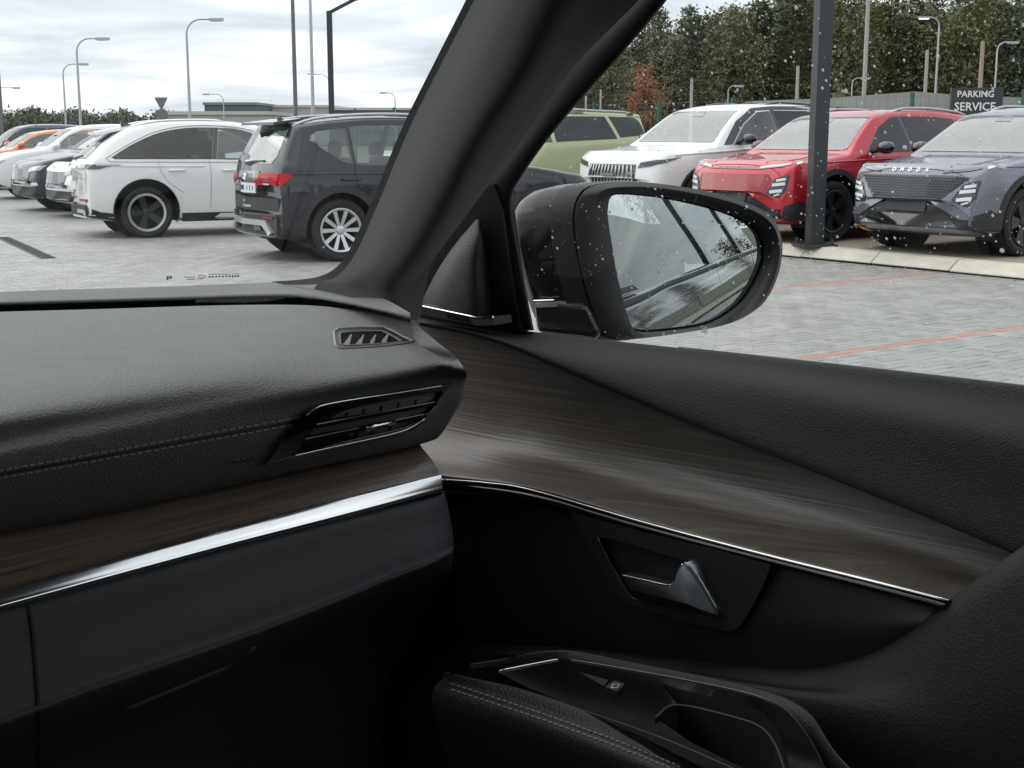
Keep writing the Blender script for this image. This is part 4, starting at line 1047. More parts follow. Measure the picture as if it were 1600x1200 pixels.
# -------------------------------------------------- the rest of the cabin and the body side
bz0 = GZ - .012
def side(f): return BELT_L + .032 - .0042 * max(0, -f) ** 1.5 - .30 * (max(0, -f - 2.0) / 1.0) ** 2
zrow = [(.30, -.05), (.42, .0), (.62, .045), (.82, .055), (.98, .040), (1.06, .035), (bz0 - .015, .006), (bz0, -.012)]
def body_part(name, f0, f1, m=M_body, rows=zrow):
    n = 9; fs = [f0 + (f1 - f0) * k / n for k in range(n + 1)]
    return sheet(name, [[Vector((side(f) + dl, f, z)) for f in fs] for z, dl in rows], m, OWN, 2, 3)
body_part('front_door_skin', 1.02, -.83); body_part('rear_door_skin', -.838, -1.78); body_part('rear_wing', -1.788, -3.0)
zt_ = 1.56
def gl_l(z): return BELT_L + .006 - (z - GZ) * .52
M_privacy = glass_mat('own_privacy_glass', (.12, .13, .13), 1.55)
def pane(name, f0, f1, m, dl=0.0, z0=None, z1=zt_, f2=None, f3=None):
    z0 = z0 if z0 is not None else bz0
    f2 = f0 if f2 is None else f2; f3 = f1 if f3 is None else f3
    return mk(name, [(gl_l(z0) + dl, f0, z0), (gl_l(z0) + dl, f1, z0), (gl_l(z1) + dl, f3, z1), (gl_l(z1) + dl, f2, z1)], [[0, 1, 2, 3]], m, OWN, False)
pane('rear_door_glass', -.88, -1.70, M_privacy, .0); pane('quarter_glass', -1.78, -2.35, M_privacy, 0, None, zt_, -1.78, -2.1)
for f0, f1 in ((-.80, -.88), (-1.70, -1.78)):
    MB().prism([(gl_l(bz0) + .008, f0, bz0), (gl_l(bz0) + .008, f1, bz0), (gl_l(zt_) + .008, f1, zt_), (gl_l(zt_) + .008, f0, zt_)], (-.06, 0, 0)).build('pillar', M_gloss, OWN)
MB().tube([(gl_l(bz0) + .018, f, bz0 - .009) for f in (.95, .4, -.4, -1, -1.6, -2.35)], .007, 6).build('waist_line', M_rubber, OWN, True)
# roof with rails above the windows, floor, far side and tail
rl = [(-.74, 1.55), (-.70, 1.595), (-.5, 1.635), (0, 1.655), (.5, 1.635), (.70, 1.60), (.735, 1.575)]
sheet('roof', [[Vector((l * s, f + d * (1 - (l / .74) ** 2), z)) for l, z in rl] for f, s, d in ((.62, .96, .10), (.3, 1, .05), (-.5, 1, 0), (-1.3, 1, 0), (-2.0, .95, -.1))], M_body, OWN, 3, 4, .03)
sheet('headliner', [[Vector((l * s * .97, f + d * (1 - (l / .74) ** 2), z - .035)) for l, z in rl] for f, s, d in ((.60, .96, .10), (.3, 1, .05), (-.5, 1, 0), (-1.3, 1, 0), (-2.0, .95, -.1))], M_liner, OWN, 3, 4)
MB().box((0, -.4, .30), (1.7, 3.6, .04)).build('floor', M_rubber, OWN)
MB().box((-.86, -.5, .72), (.10, 3.2, .88)).build('far_door', M_low, OWN)
MB().box((0, -1.35, .80), (1.5, .16, 1.0)).build('rear_bench', M_low, OWN)
MB().box((0, 1.45, .75), (1.6, .05, .88)).build('bulkhead', M_rubber, OWN)
mk('far_window', [(-.89, .9, 1.16), (-.89, -1.3, 1.16), (-.72, -1.3, 1.52), (-.72, .3, 1.52)], [[0, 1, 2, 3]], glass_mat('far_glass', (.55, .58, .57)), OWN, False)
sheet('far_pillar', [[Vector((-.745, 1.06, 1.2)), Vector((-.80, .98, 1.2)), Vector((-.86, .88, 1.2))], [Vector((-.70, .86, 1.38)), Vector((-.74, .78, 1.38)), Vector((-.78, .68, 1.38))], [Vector((-.66, .64, 1.57)), Vector((-.69, .55, 1.57)), Vector((-.72, .45, 1.55))]], M_fabric, OWN, 3, 3, .03)
MB().box((-.80, -.40, 1.34), (.12, .10, .42)).build('far_centre_pillar', M_liner, OWN)
for l in (-.38, .40):
    s_ = MB().box((l, -.35, .55), (.5, .5, .26)).box((l, -.66, .95), (.48, .14, .70)).box((l, -.70, 1.38), (.26, .10, .17)).build('seat', M_low, OWN)
    b_ = s_.modifiers.new('b', 'BEVEL'); b_.width = .05; b_.segments = 3
# ================================================================== the parked cars
M_win = glass_mat('car_privacy_glass', (0.10, 0.11, 0.11), 1.7)
M_winl = glass_mat('car_clear_glass', (0.70, 0.80, 0.77), 2.0)
M_wscr = glass_mat('car_windscreen', (0.72, 0.82, 0.80), 2.9)
M_cabin = mat('car_cabin_lining', (0.24, 0.24, 0.245), 0.85); M_seat = mat('car_seat', (0.045, 0.045, 0.05), 0.7)
M_clad = mat('car_cladding', (0.022, 0.023, 0.025), 0.6)
M_gblk = mat('car_gloss_black', (0.010, 0.010, 0.011), 0.15, coat=1.0)
M_tyre = mat('tyre_rubber', (0.018, 0.018, 0.018), 0.8, bump=(60, .3, .004))
M_alloy = mat('alloy_silver', (0.62, 0.63, 0.64), 0.3, 0.9); M_alloyd = mat('alloy_dark', (0.045, 0.047, 0.05), 0.35, 0.7)
M_cchr = mat('car_chrome', (0.7, 0.7, 0.7), 0.15, 1.0); M_csat = mat('car_satin_silver', (0.50, 0.51, 0.52), 0.35, 0.8)
M_redl = mat('tail_lamp_red', (0.45, 0.006, 0.015), 0.25, spec=.3); M_redr = mat('reflector_red', (0.22, 0.012, 0.015), 0.2)
M_headl = mat('head_lamp', (0.42, 0.44, 0.46), 0.12, 0.6, coat=1.0); M_headd = mat('head_lamp_dark', (0.05, 0.055, 0.06), 0.1, coat=1.0)
M_drl = mat('drl_clear', (0.75, 0.77, 0.78), 0.2, coat=1.0)
M_plate = mat('plate_white', (0.72, 0.73, 0.75), 0.5); M_amber = mat('amber', (0.75, 0.30, 0.04), 0.4); M_blue = mat('plate_blue', (.05, .10, .35), .5)
M_ink = mat('plate_ink', (0.05, 0.05, 0.06), 0.6)

def interp(pr, x):
    if x >= pr[0][0]: return pr[0][1]
    for (x0, y0), (x1, y1) in zip(pr, pr[1:]):
        if x1 <= x <= x0: return y0 + (y1 - y0) * (x - x0) / (x1 - x0 + 1e-12)
    return pr[-1][1]

def poly_drape(bv, outline, axis, sgn, step=.06, off=.004, depth=.02):
    """flat outline laid over the body: axis 'y' -> outline in (x,z) seen from side sgn; axis 'x' -> outline in (y,z) seen from front (+1) or rear (-1); 'z' -> (x,y) from above"""
    bm = bmesh.new()
    bm.faces.new([bm.verts.new((a, b, 0)) for a, b in outline])
    xs = [p[0] for p in outline]; ys = [p[1] for p in outline]
    for lo, hi, n in ((min(xs), max(xs), Vector((1, 0, 0))), (min(ys), max(ys), Vector((0, 1, 0)))):
        k = int(lo / step) + (1 if lo > 0 else 0); c = k * step
        while c < hi:
            if c > lo + 1e-4: bmesh.ops.bisect_plane(bm, geom=bm.verts[:] + bm.edges[:] + bm.faces[:], plane_co=n * c, plane_no=n, dist=1e-5)
            c += step
    bmesh.ops.triangulate(bm, faces=[f for f in bm.faces if len(f.verts) > 4])
    D = {'y': Vector((0, -sgn, 0)), 'x': Vector((-sgn, 0, 0)), 'z': Vector((0, 0, -1))}[axis]
    bad = []
    for v in bm.verts:
        a, b = v.co.x, v.co.y
        o = {'y': Vector((a, sgn * 5, b)), 'x': Vector((sgn * 9, a, b)), 'z': Vector((a, b, 5))}[axis]
        h, nn = bv.ray_cast(o, D)[:2]
        if h is None:
            nn = -D; h = bv.find_nearest(o + D * (4.1 if axis == 'y' else (6.8 if sgn > 0 else 8.0)))[0]
            h = Vector((a, h.y, b)) if axis == 'y' else (Vector((h.x, a, b)) if axis == 'x' else Vector((a, b, h.z)))
        if nn.dot(D) > 0: nn = -nn
        v.co = h + (nn * .75 - D * .45) * off
    be = [e for e in bm.edges if e.is_boundary]
    r = bmesh.ops.extrude_edge_only(bm, edges=be)
    for v in [g_ for g_ in r['geom'] if isinstance(g_, bmesh.types.BMVert)]: v.co += D * depth
    bmesh.ops.recalc_face_normals(bm, faces=bm.faces)
    # make sure the visible skin faces outwards
    s_ = sum((f.normal.dot(-D) * f.calc_area() for f in bm.faces), 0.0)
    if s_ < 0: bmesh.ops.reverse_faces(bm, faces=bm.faces)
    return bm

def smooth_poly(pts, fixed):
    """round the run of outline points between the two fixed indices"""
    a, b = fixed; run = [Vector((p[0], p[1], 0)) for p in pts[a:b + 1]]
    return list(pts[:a]) + [(q.x, q.y) for q in crom(run, 5)] + list(pts[b + 1:])

class Car:
    def __init__(s, name, label, spec, group, scale=1.0, cat='car'):
        s.sp = spec; s.root = empty(name); tag(s.root, label, cat, group); s.root.scale = (scale,) * 3
        s.body()
    def body(s):
        sp = s.sp; bot, W = sp['bot'], sp['w']
        top = [(p.x, p.y) for p in crom([Vector((a, b, 0)) for a, b in sp['top']], 4)]
        xf, xr = top[0][0], top[-1][0]
        xs = sorted({round(p[0], 3) for p in top} | {round(p[0], 3) for p in bot} | {round(xr + (xf - xr) * k / 60, 3) for k in range(61)} | {round(xf - d, 3) for d in (.012, .03, .055, .09, .13)} | {round(xr + d, 3) for d in (.012, .03, .055, .09, .13)}, reverse=True)
        xs = [x for i, x in enumerate(xs) if i == 0 or xs[i - 1] - x > .009 or x == xr]
        zr = max(p[1] for p in top); rings = []
        for x in xs:
            zt, zb = interp(top, x), interp(bot, x)
            tf = min(1, (xf - x) / sp.get('ftap_l', .65)); tr_ = min(1, (x - xr) / sp.get('rtap_l', .7))
            w = W * (1 - sp.get('ftap', .14) * (1 - tf) ** 2.0) * (1 - sp.get('rtap', .08) * (1 - tr_) ** 2.2)
            for d_ in (xf - x, x - xr):
                if d_ < .11: w *= 1 - .085 * (1 - sqrt(max(0, 1 - (1 - d_ / .11) ** 2)))
            belt = interp(sp['belt'], x); zs = min(belt, zt - .045)
            h = max(0, min(1, (zt - zs - .045) / (zr - belt)))
            wr = w * .93 - sp.get('tumble', .24) * h ** .8; ze = zt - .022 - .035 * h
            half = [(0, zb), (.8 * w, zb), (.955 * w, zb + .05), (.985 * w, zb + .16 * (zs - zb)), (w, zb + .45 * (zs - zb)), (.995 * w, zb + .72 * (zs - zb)), (.985 * w, zs - .06 * (zs - zb)), (.962 * w, zs)]
            for t in (.12, .35, .62, .86):
                half.append((.95 * w + (wr - .95 * w) * t + .018 * h * sin(pi * t), zs + .012 + (ze - zs - .012) * t))
            half += [(wr, ze), (wr - .035, ze + .6 * (zt - ze)), (wr * .72, zt - .006), (wr * .36, zt), (0, zt)]
            def bow(y):                                  # nose and tail are bowed in plan
                q = (abs(y) / W) ** 2.2; dx_ = 0
                if xf - x < .75: dx_ -= sp.get('fbow', .20) * q * (1 - (xf - x) / .75) ** .8
                if x - xr < .75: dx_ += sp.get('rbow', .18) * q * (1 - (x - xr) / .75) ** .8
                return x + dx_
            ring = [Vector((bow(y), -y, z)) for y, z in half] + [Vector((bow(y), y, z)) for y, z in half[-2:0:-1]]
            rings.append(ring)
        n = len(rings[0]); V = [p for r in rings for p in r]; Fq = []
        for i in range(len(rings) - 1):
            for k in range(n):
                k2 = (k + 1) % n; Fq.append([i * n + k, i * n + k2, (i + 1) * n + k2, (i + 1) * n + k])
        Fq.append(list(range(n))[::-1]); Fq.append([(len(rings) - 1) * n + k for k in range(n)])
        s.bv = BVHTree.FromPolygons(V, Fq)
        o = mk('body', V, Fq, sp['paint'], s.root, False)
        bm = bmesh.new(); bm.from_mesh(o.data); bmesh.ops.recalc_face_normals(bm, faces=bm.faces); bm.to_mesh(o.data); bm.free()
        # cabin space under the skin
        cav = []; cow, x1 = sp['cow'], xr + .30
        for k in range(25):
            x = cow - .12 - (cow - .12 - x1) * k / 24; zt = interp(top, x) - .045
            tr_ = min(1, (x - xr) / sp.get('rtap_l', .7)); w = W * (1 - sp.get('rtap', .08) * (1 - tr_) ** 2.2)
            belt = interp(sp['belt'], x); zs = min(belt, zt - .03); h = max(0, min(1, (zt - zs) / (zr - belt)))
            wr = w * .93 - sp.get('tumble', .24) * h ** .8 - .045; ze = zt - .022 - .035 * h
            half = [(0, .42), (w - .16, .42), (w - .07, .55), (w - .065, zs - .05)] + [(.95 * w - .05 + (wr - .95 * w + .05) * t + .018 * h * sin(pi * t), zs + (ze - zs) * t) for t in (0, .35, .7, 1)] + [(wr * .7, zt - .006), (0, zt)]
            cav.append([Vector((x, -y, z)) for y, z in half] + [Vector((x, y, z)) for y, z in half[-2:0:-1]])
        s.cav = cav; s.o = o; s.cuts = []
        for xa in (sp['xf'], sp['xr']):
            for sg in (-1, 1): s.liner(xa, sg); s.wheel(xa, sg)
    def cutter(s, mb, m):
        co = mb.build('cut', m); bmc = bmesh.new(); bmc.from_mesh(co.data); bmesh.ops.recalc_face_normals(bmc, faces=bmc.faces); bmc.to_mesh(co.data); bmc.free(); return co
    def finish(s):
        sp = s.sp; o = s.o; W = sp['w']; ra = sp['ra']; cs = []
        cut = MB()
        for xa in (sp['xf'], sp['xr']):
            for sg in (-1, 1):
                m = 28; c = Vector((xa, sg * (W - .14), sp['rw'] + .015))
                cut.prism([c + Vector((cos(2 * pi * k / m) * ra, -.24, sin(2 * pi * k / m) * ra)) for k in range(m)], (0, .48, 0))
        cs.append(s.cutter(cut, M_rubber))
        n = len(s.cav[0]); V = [p for r in s.cav for p in r]; Fq = []
        for i in range(len(s.cav) - 1):
            for k in range(n): k2 = (k + 1) % n; Fq.append([i * n + k, i * n + k2, (i + 1) * n + k2, (i + 1) * n + k])
        Fq.append(list(range(n))[::-1]); Fq.append([(len(s.cav) - 1) * n + k for k in range(n)])
        cs.append(s.cutter(MB().add(V, Fq), M_cabin))
        xm = .9
        for outl, ax, sg in s.cuts:
            if ax == 'y': cs.append(s.cutter(MB().prism([(a, -3, b) for a, b in outl], (0, 6, 0)), M_gblk))
            else: cs.append(s.cutter(MB().prism([(xm, a, b) for a, b in outl], (sg * 6, 0, 0)), M_gblk))
        for co in cs:
            bo = o.modifiers.new('cut', 'BOOLEAN'); bo.operation = 'DIFFERENCE'; bo.object = co; bo.solver = 'EXACT'; bo.material_mode = 'TRANSFER'
        bpy.context.view_layer.update()
        me = bpy.data.meshes.new_from_object(o.evaluated_get(bpy.context.evaluated_depsgraph_get()))
        o.modifiers.clear(); old = o.data; o.data = me; bpy.data.meshes.remove(old)
        for co in cs: bpy.data.objects.remove(co)
        me.polygons.foreach_set('use_smooth', [True] * len(me.polygons)); me.set_sharp_from_angle(angle=radians(38))
        # seats, wheel and dash seen through the glass
        bz_ = interp(sp['belt'], 1.2); cx = sp['cow']
        for nm, x, y, hr in (('front_seat', cx - 1.22, -.36, 1), ('front_seat', cx - 1.22, .36, 1), ('rear_seat', cx - 2.02, -.36, 1), ('rear_seat', cx - 2.02, .36, 1)):
            q = MB().box((x - .06, y, bz_ - .20), (.13, .46, .62)).box((x - .13, y, bz_ + .20), (.09, .25, .17)).box((x + .22, y, .52), (.5, .46, .18)).build(nm, M_seat, s.root)
            b_ = q.modifiers.new('b', 'BEVEL'); b_.width = .035; b_.segments = 2
        MB().box((cx - .38, 0, bz_ - .16), (.42, 1.30, .26)).build('dash_top', M_seat, s.root)
        MB().tube([(cx - .68 + .06 * sin(a * pi / 8), .36 + .18 * cos(a * pi / 8), bz_ - .06 + .17 * sin(a * pi / 8)) for a in range(17)], .016, 6).build('steering_wheel', M_seat, s.root)
        return s
    def liner(s, xa, sg):
        sp = s.sp; ra = sp['ra'] - .006; m = 24; y0, y1 = sg * (sp['w'] - .03), sg * (sp['w'] - .365)
        c = Vector((xa, 0, sp['rw'] + .015)); V = []; Fq = []
        for y in (y0, y1):
            V += [c + Vector((cos(2 * pi * k / m) * ra, y, sin(2 * pi * k / m) * ra)) for k in range(m) ]
        for k in range(m):
            if sin(2 * pi * (k + .5) / m) * ra + c.z > .2: Fq.append([k, (k + 1) % m, m + (k + 1) % m, m + k])
        Fq.append([m + k for k in range(m)])
        mk('wheel_arch_liner', V, Fq, M_rubber, s.root, False)
    def wheel(s, xa, sg):
        sp = s.sp; key = ('wheel', sp['rw'], sp['rim'], sp.get('spokes'), sp['rimr'])
        if key not in WHEELS:
            R, r = sp['rw'], sp['rimr']; t = MB().lathe([(r, -.09), (r + .03, -.115), (R - .035, -.118), (R - .006, -.095), (R, -.05), (R, .05), (R - .006, .095), (R - .035, .118), (r + .03, .115), (r, .09)], 36)
            me_t = t.build('tyre', M_tyre, None, True, 40); mt = me_t.data; bpy.data.objects.remove(me_t)
            rm = MB().lathe([(r - .004, -.10), (r + .004, .108), (r - .004, .112), (r - .022, .100), (r - .034, .05), (r - .05, -.06)], 36)
            mrim = {'silver': M_alloy, 'dark': M_alloyd, 'ring': M_alloyd}[sp['rim']]
            ns = sp.get('spokes', 10); sw = sp.get('spw', .028)
            for k in range(ns):
                a = 2 * pi * k / ns
                for d in sp.get('split', (0,)):
                    p0 = Vector((cos(a) * .05, .075, sin(a) * .05)); p1 = Vector((cos(a + d) * (r - .02), .098, sin(a + d) * (r - .02)))
                    dr = (p1 - p0).normalized(); sd = Vector((-dr.z, 0, dr.x)).normalized()
                    rm.prism([p0 - sd * sw * .7, p1 - sd * sw, p1 + sd * sw, p0 + sd * sw * .7], (0, -.04, 0))
            rm.lathe([(.0, .090), (.030, .088), (.05, .080), (.055, .03)], 18)
            me_r = rm.build('rim', mrim, None, False); mrm = me_r.data; bpy.data.objects.remove(me_r)
            dk = MB().lathe([(.0, -.02), (r - .01, -.02)], 24).build('brake', M_rubber); md = dk.data; bpy.data.objects.remove(dk)
            extra = None
            if sp['rim'] == 'ring':
                ex = MB().lathe([(r + .004, .104), (r + .002, .116), (r - .030, .112), (r - .034, .098)], 36).build('rim_ring', M_alloy, None, True, 40); extra = ex.data; bpy.data.objects.remove(ex)
            WHEELS[key] = (mt, mrm, md, extra)
        mt, mrm, md, extra = WHEELS[key]
        w = empty('wheel', (xa, sg * (sp['w'] - .135), sp['rw']), 0 if sg > 0 else pi, s.root)
        link('tyre', mt, None, w); link('rim', mrm, None, w); link('brake_disc', md, None, w)
        if extra: link('rim_ring', extra, None, w)
    def patch(s, name, outline, axis, sgn, m, off=.004, depth=.02, step=.05, parent=None, sub=None, sharp=30):
        if axis == 'x' and step > .035: step = .035
        if name in ('side_window', 'quarter_window', 'windscreen', 'rear_window'):
            depth = .006
            if not (axis == 'y' and sgn > 0): s.cuts.append((outline, axis, sgn))
        return from_bm(name, poly_drape(s.bv, outline, axis, sgn, step, off, depth), m, parent or s.root, True, sharp)
    def both(s, name, outline, m, off=.004, depth=.02, step=.07, parent=None):
        return [s.patch(name, outline, 'y', sg, m, off, depth, step, parent) for sg in (-1, 1)]
    def mir(s, name, outline, sgn, m, off=.004, depth=.02, step=.05, parent=None):
        """a front or rear patch and its mirror image"""
        return [s.patch(name, [(k * y, z) for y, z in outline], 'x', sgn, m, off, depth, step, parent) for k in (1, -1)]
    def pt(s, axis, sgn, a, b, off=.003):
        D = {'y': Vector((0, -sgn, 0)), 'x': Vector((-sgn, 0, 0))}[axis]
        o = Vector((a, sgn * 5, b)) if axis == 'y' else Vector((sgn * 9, a, b))
        h = s.bv.ray_cast(o, D)[0] or s.bv.find_nearest(o + D * 4.5)[0]
        return h - D * off
    def line(s, name, pts, axis, sgn, m, r=.004, off=.001, n=24, parent=None):
        L = resample([Vector((a, b, 0)) for a, b in pts], n)
        return MB().tube([s.pt(axis, sgn, p.x, p.y, off) for p in L], r, 5).build(name, m, parent or s.root, True)
    def arches(s, m, wd=.07, dz=0):
        sp = s.sp
        for xa in (sp['xf'], sp['xr']):
            c = (xa, sp['rw'] + .015); ra = sp['ra'] - .004; P = []
            for k in range(21): a = radians(-22 + k * 224 / 20); P.append((c[0] + cos(a) * ra, max(.2, c[1] + sin(a) * ra)))
            for k in range(20, -1, -1): a = radians(-22 + k * 224 / 20); P.append((c[0] + cos(a) * (ra + wd), max(.2, c[1] + sin(a) * (ra + wd))))
            s.both('arch_trim', P, m, .012, .03, .12)
    def sill(s, m, h0, h1):
        sp = s.sp; ra = sp['ra'] + .04
        s.both('sill_trim', [(sp['xr'] + ra, h0), (sp['xf'] - ra, h0), (sp['xf'] - ra, h1), (sp['xr'] + ra, h1)], m, .010, .03, .2)
    def mirrors(s, x, z, m, w=.9):
        for sg in (-1, 1):
            b = s.pt('y', sg, x, z, 0)
            MB().tube([b + Vector((0, -sg * .03, -.01)), b + Vector((.0, sg * .08, .02))], .028, 6).build('mirror_arm', M_clad, s.root)
            mbx = MB(); c = b + Vector((.0, sg * .17, .045)); r = []
            for i, (dx_, sx) in enumerate(((.075, .35), (.05, .8), (0, 1), (-.05, 1.02), (-.065, .96))):
                r.append([c + Vector((dx_, cos(a * pi / 6) * .105 * sx, sin(a * pi / 6) * .075 * sx)) for a in range(12)])
            V, Fq = ring_mesh(r, 'end'); Fq.append(list(range(12))[::-1])
            mm = mk('door_mirror', V, Fq, m, s.root, True, 50)
            mk('mirror_glass', [p + Vector((-.004, 0, 0)) for p in [c + Vector((-.065, cos(a * pi / 6) * .092, sin(a * pi / 6) * .062)) for a in range(12)]], [list(range(12))], M_win, mm, False)
    def rails(s, m, x0, x1, y, zoff=.045):
        for sg in (-1, 1):
            L = []
            for k in range(15):
                x = x0 + (x1 - x0) * k / 14; h = s.bv.ray_cast(Vector((x, sg * y, 4)), Vector((0, 0, -1)))[0]
                e_ = min(1, min(k, 14 - k) / 1.6); L.append(h + Vector((0, 0, zoff * e_ - .006)))
            MB().tube(L, .018, 6).build('roof_rail', m, s.root, True)
    def fin(s, x):
        h = s.bv.ray_cast(Vector((x, 0, 4)), Vector((0, 0, -1)))[0]
        MB().prism([h + Vector((.10, -.012, -.01)), h + Vector((-.06, -.012, .06)), h + Vector((-.09, -.012, .055)), h + Vector((-.10, -.012, -.01))], (0, .024, 0)).build('shark_fin', M_gblk, s.root)
    def handles(s, pts, m):
        for x, z in pts:
            for sg in (-1, 1):
                a, b = s.pt('y', sg, x - .11, z, .022), s.pt('y', sg, x + .11, z, .022)
                MB().tube([a + Vector((0, -sg * .02, 0)), a.lerp(b, .12), a.lerp(b, .88), b + Vector((0, -sg * .02, 0))], .014, 6).build('door_handle', m, s.root, True)
    def text(s, name, body, size, axis, sgn, a, b, m, off=.006, ext=.003, parent=None, rot=0.0):
        me = text_mesh(body, size, ext); o = link(name, me, m, parent or s.root)
        o.location = s.pt(axis, sgn, a, b, off)
        o.rotation_euler = (pi / 2, 0, (pi / 2 if sgn > 0 else -pi / 2)) if axis == 'x' else (pi / 2, 0, 0 if sgn < 0 else pi)
        if rot: o.rotation_euler[0] -= rot
        return o
    def place_at(s, p, head_deg, xa, sg, drop=0):
        """put the wheel at axle xa, side sg on ground point p, heading measured right of the view"""
        s.finish(); hd = radians(head_deg); h = Vector((sin(hd), cos(hd), 0)); left = Vector((-h.y, h.x, 0)); k = s.root.scale[0]
        o = p - h * xa * k - left * sg * (s.sp['w'] - .02) * k
        s.root.location = (o.x, o.y, p.z); s.root.rotation_euler = (0, 0, atan2(h.y, h.x)); return s
WHEELS = {}
GRP = 'parked cars in the lot'

# -------------------------------------------------- generic profile pieces (x forward from the rear axle)
def suv(wb=2.65, h=1.60, w=.92, rw=.345, ra=.40, hood=1.0, nose=.86, fo=.85, ro=.78, belt=(1.06, .98), rear='suv', **k):
    xf = wb + fo; xr = -ro
    top = [(xf, nose - .30), (xf - .008, nose - .20), (xf - .03, nose - .10), (xf - .075, nose - .025), (xf - .15, nose + .025), (xf - .25, nose + .06), (xf - .5, hood - .05), (xf - 1.0, hood + .02), (xf - 1.18, hood + .06)]
    cow = xf - 1.18; rt_ = cow - .88
    top += [(cow - .3, hood + .06 + (h - hood - .06) * .42), (cow - .6, hood + .06 + (h - hood - .06) * .78), (rt_, h - .045), (rt_ - .35, h - .008), (rt_ - .8, h), (rt_ - 1.25, h - .02)]
    if rear == 'suv': top += [(xr + .42, h - .085), (xr + .34, h - .12), (xr + .22, h - .30), (xr + .08, h - .52), (xr + .05, h - .62), (xr + .015, .80), (xr, .62)]
    elif rear == 'fast': top += [(xr + .75, h - .10), (xr + .48, h - .23), (xr + .3, h - .36), (xr + .12, h - .52), (xr + .04, h - .62), (xr + .012, .82), (xr, .60)]
    else: top += [(xr + .25, h - .05), (xr + .20, h - .10), (xr + .10, h - .45), (xr + .05, h - .62), (xr + .015, .80), (xr, .62)]
    bot = [(xf, .30), (xf - .05, .255), (xf - .25, .215), (wb * .5, .20), (xr + .3, .235), (xr + .05, .265), (xr, .30)]
    d = dict(top=top, bot=bot, w=w, belt=[(xf, belt[1]), (cow, belt[1]), (xr, belt[0])], xf=wb, xr=0.0, rw=rw, ra=ra, rim='silver', rimr=rw * .70, cow=cow, rt=rt_, h=h, xfront=xf, xrear=xr)
    d.update(k); return d

# ---- dark grey SUV seen from behind (right row of the left group)
P_dark = paint('dark_blue_grey_paint', (0.014, 0.015, 0.021), .0)
sp = suv(2.63, 1.59, .91, .345, .405, hood=1.0, ro=.82, belt=(1.06, 1.0), paint=P_dark, rim='silver', spokes=10, spw=.024, rtap=.09)
c = Car('parked_car', 'dark blue grey SUV seen from behind with red tail lamp and silver wheels', sp, GRP)
c.both('side_window', [(2.02, 1.02), (1.68, 1.33), (1.46, 1.465), (1.24, 1.49), (1.24, 1.03)], M_winl)
c.both('side_window', [(1.18, 1.035), (1.18, 1.49), (.35, 1.48), (.20, 1.465), (.20, 1.05)], M_winl)
c.both('quarter_window', [(.16, 1.06), (.16, 1.455), (-.18, 1.42), (-.27, 1.37), (-.29, 1.32), (.04, 1.09)], M_winl)
c.patch('windscreen', [(-.72, 1.075), (.72, 1.075), (.575, 1.46), (-.575, 1.46)], 'x', 1, M_wscr)
c.patch('rear_window', [(-.58, 1.07), (.58, 1.07), (.62, 1.15), (.54, 1.44), (.48, 1.465), (-.48, 1.465), (-.54, 1.44), (-.62, 1.15)], 'x', -1, M_wscr, .005, .02, .04)
sx = [(-.56, 1.455), (.56, 1.455), (.54, 1.50), (-.54, 1.50)]
MB().prism([Vector((sp['xrear'] + .19, -.56, 1.487)), Vector((sp['xrear'] + .19, .56, 1.487)), Vector((sp['xrear'] + .55, .52, 1.532)), Vector((sp['xrear'] + .55, -.52, 1.532))], (0, 0, .03)).build('roof_spoiler', M_gblk, c.root)
c.arches(M_clad, .075); c.sill(M_clad, .21, .36)
c.patch('rear_bumper', [(-.74, .305), (.74, .305), (.74, .50), (-.74, .50)], 'x', -1, M_clad, .02, .05)
for sg in (-1, 1): c.patch('bumper_side', [(-.76, .30), (-.42, .25), (-.42, .50), (-.76, .50)], 'y', sg, M_clad, .012, .03)
c.patch('bumper_top', [(-.74, .505), (.74, .505), (.72, .53), (-.72, .53)], 'x', -1, P_dark, .03, .05)
c.patch('diffuser', [(-.62, .30), (-.45, .40), (.45, .40), (.62, .30), (.68, .33), (.52, .46), (-.52, .46), (-.68, .33)], 'x', -1, M_csat, .05, .05)
for k in (-1, 1):
    c.patch('exhaust_trim', [(k * .28, .345), (k * .44, .345), (k * .40, .395), (k * .26, .395)], 'x', -1, M_gblk, .045, .03)
    c.patch('reflector', [(k * .44, .475), (k * .66, .475), (k * .66, .50), (k * .44, .50)], 'x', -1, M_redr, .03, .02)
    c.patch('tail_lamp', [(k * .36, .925), (k * .50, .945), (k * .70, .952), (k * .765, .965), (k * .755, .89), (k * .73, .835), (k * .60, .845), (k * .58, .87), (k * .38, .89)], 'x', -1, M_redl, .012, .03, .04)
    c.patch('reverse_lamp', [(k * .42, .868), (k * .56, .862), (k * .56, .84), (k * .45, .845)], 'x', -1, M_drl, .010, .02, .04)
    c.patch('tail_lamp', [(-.765, .97), (-.56, .965), (-.54, .945), (-.64, .845), (-.765, .835)], 'y', k, M_redl, .010, .03, .05)
c.patch('emblem_panel', [(-.37, .86), (.37, .86), (.37, .985), (-.37, .985)], 'x', -1, M_gblk, .008, .02)
em = MB()
for zz in (.945, .905): em.prism([c.pt('x', -1, y, z_, .012) for y, z_ in ((-.05, zz + .018), (.05, zz + .018), (.05, zz - .006), (-.03, zz - .018), (-.05, zz - .018))], (-.008, 0, 0))
em.build('emblem', M_cchr, c.root)
pp = c.patch('number_plate', [(-.26, .745), (.26, .745), (.26, .855), (-.26, .855)], 'x', -1, M_plate, .014, .012)
c.patch('plate_band', [(.225, .75), (.255, .75), (.255, .85), (.225, .85)], 'x', -1, M_blue, .0165, .004)
pm = MB()
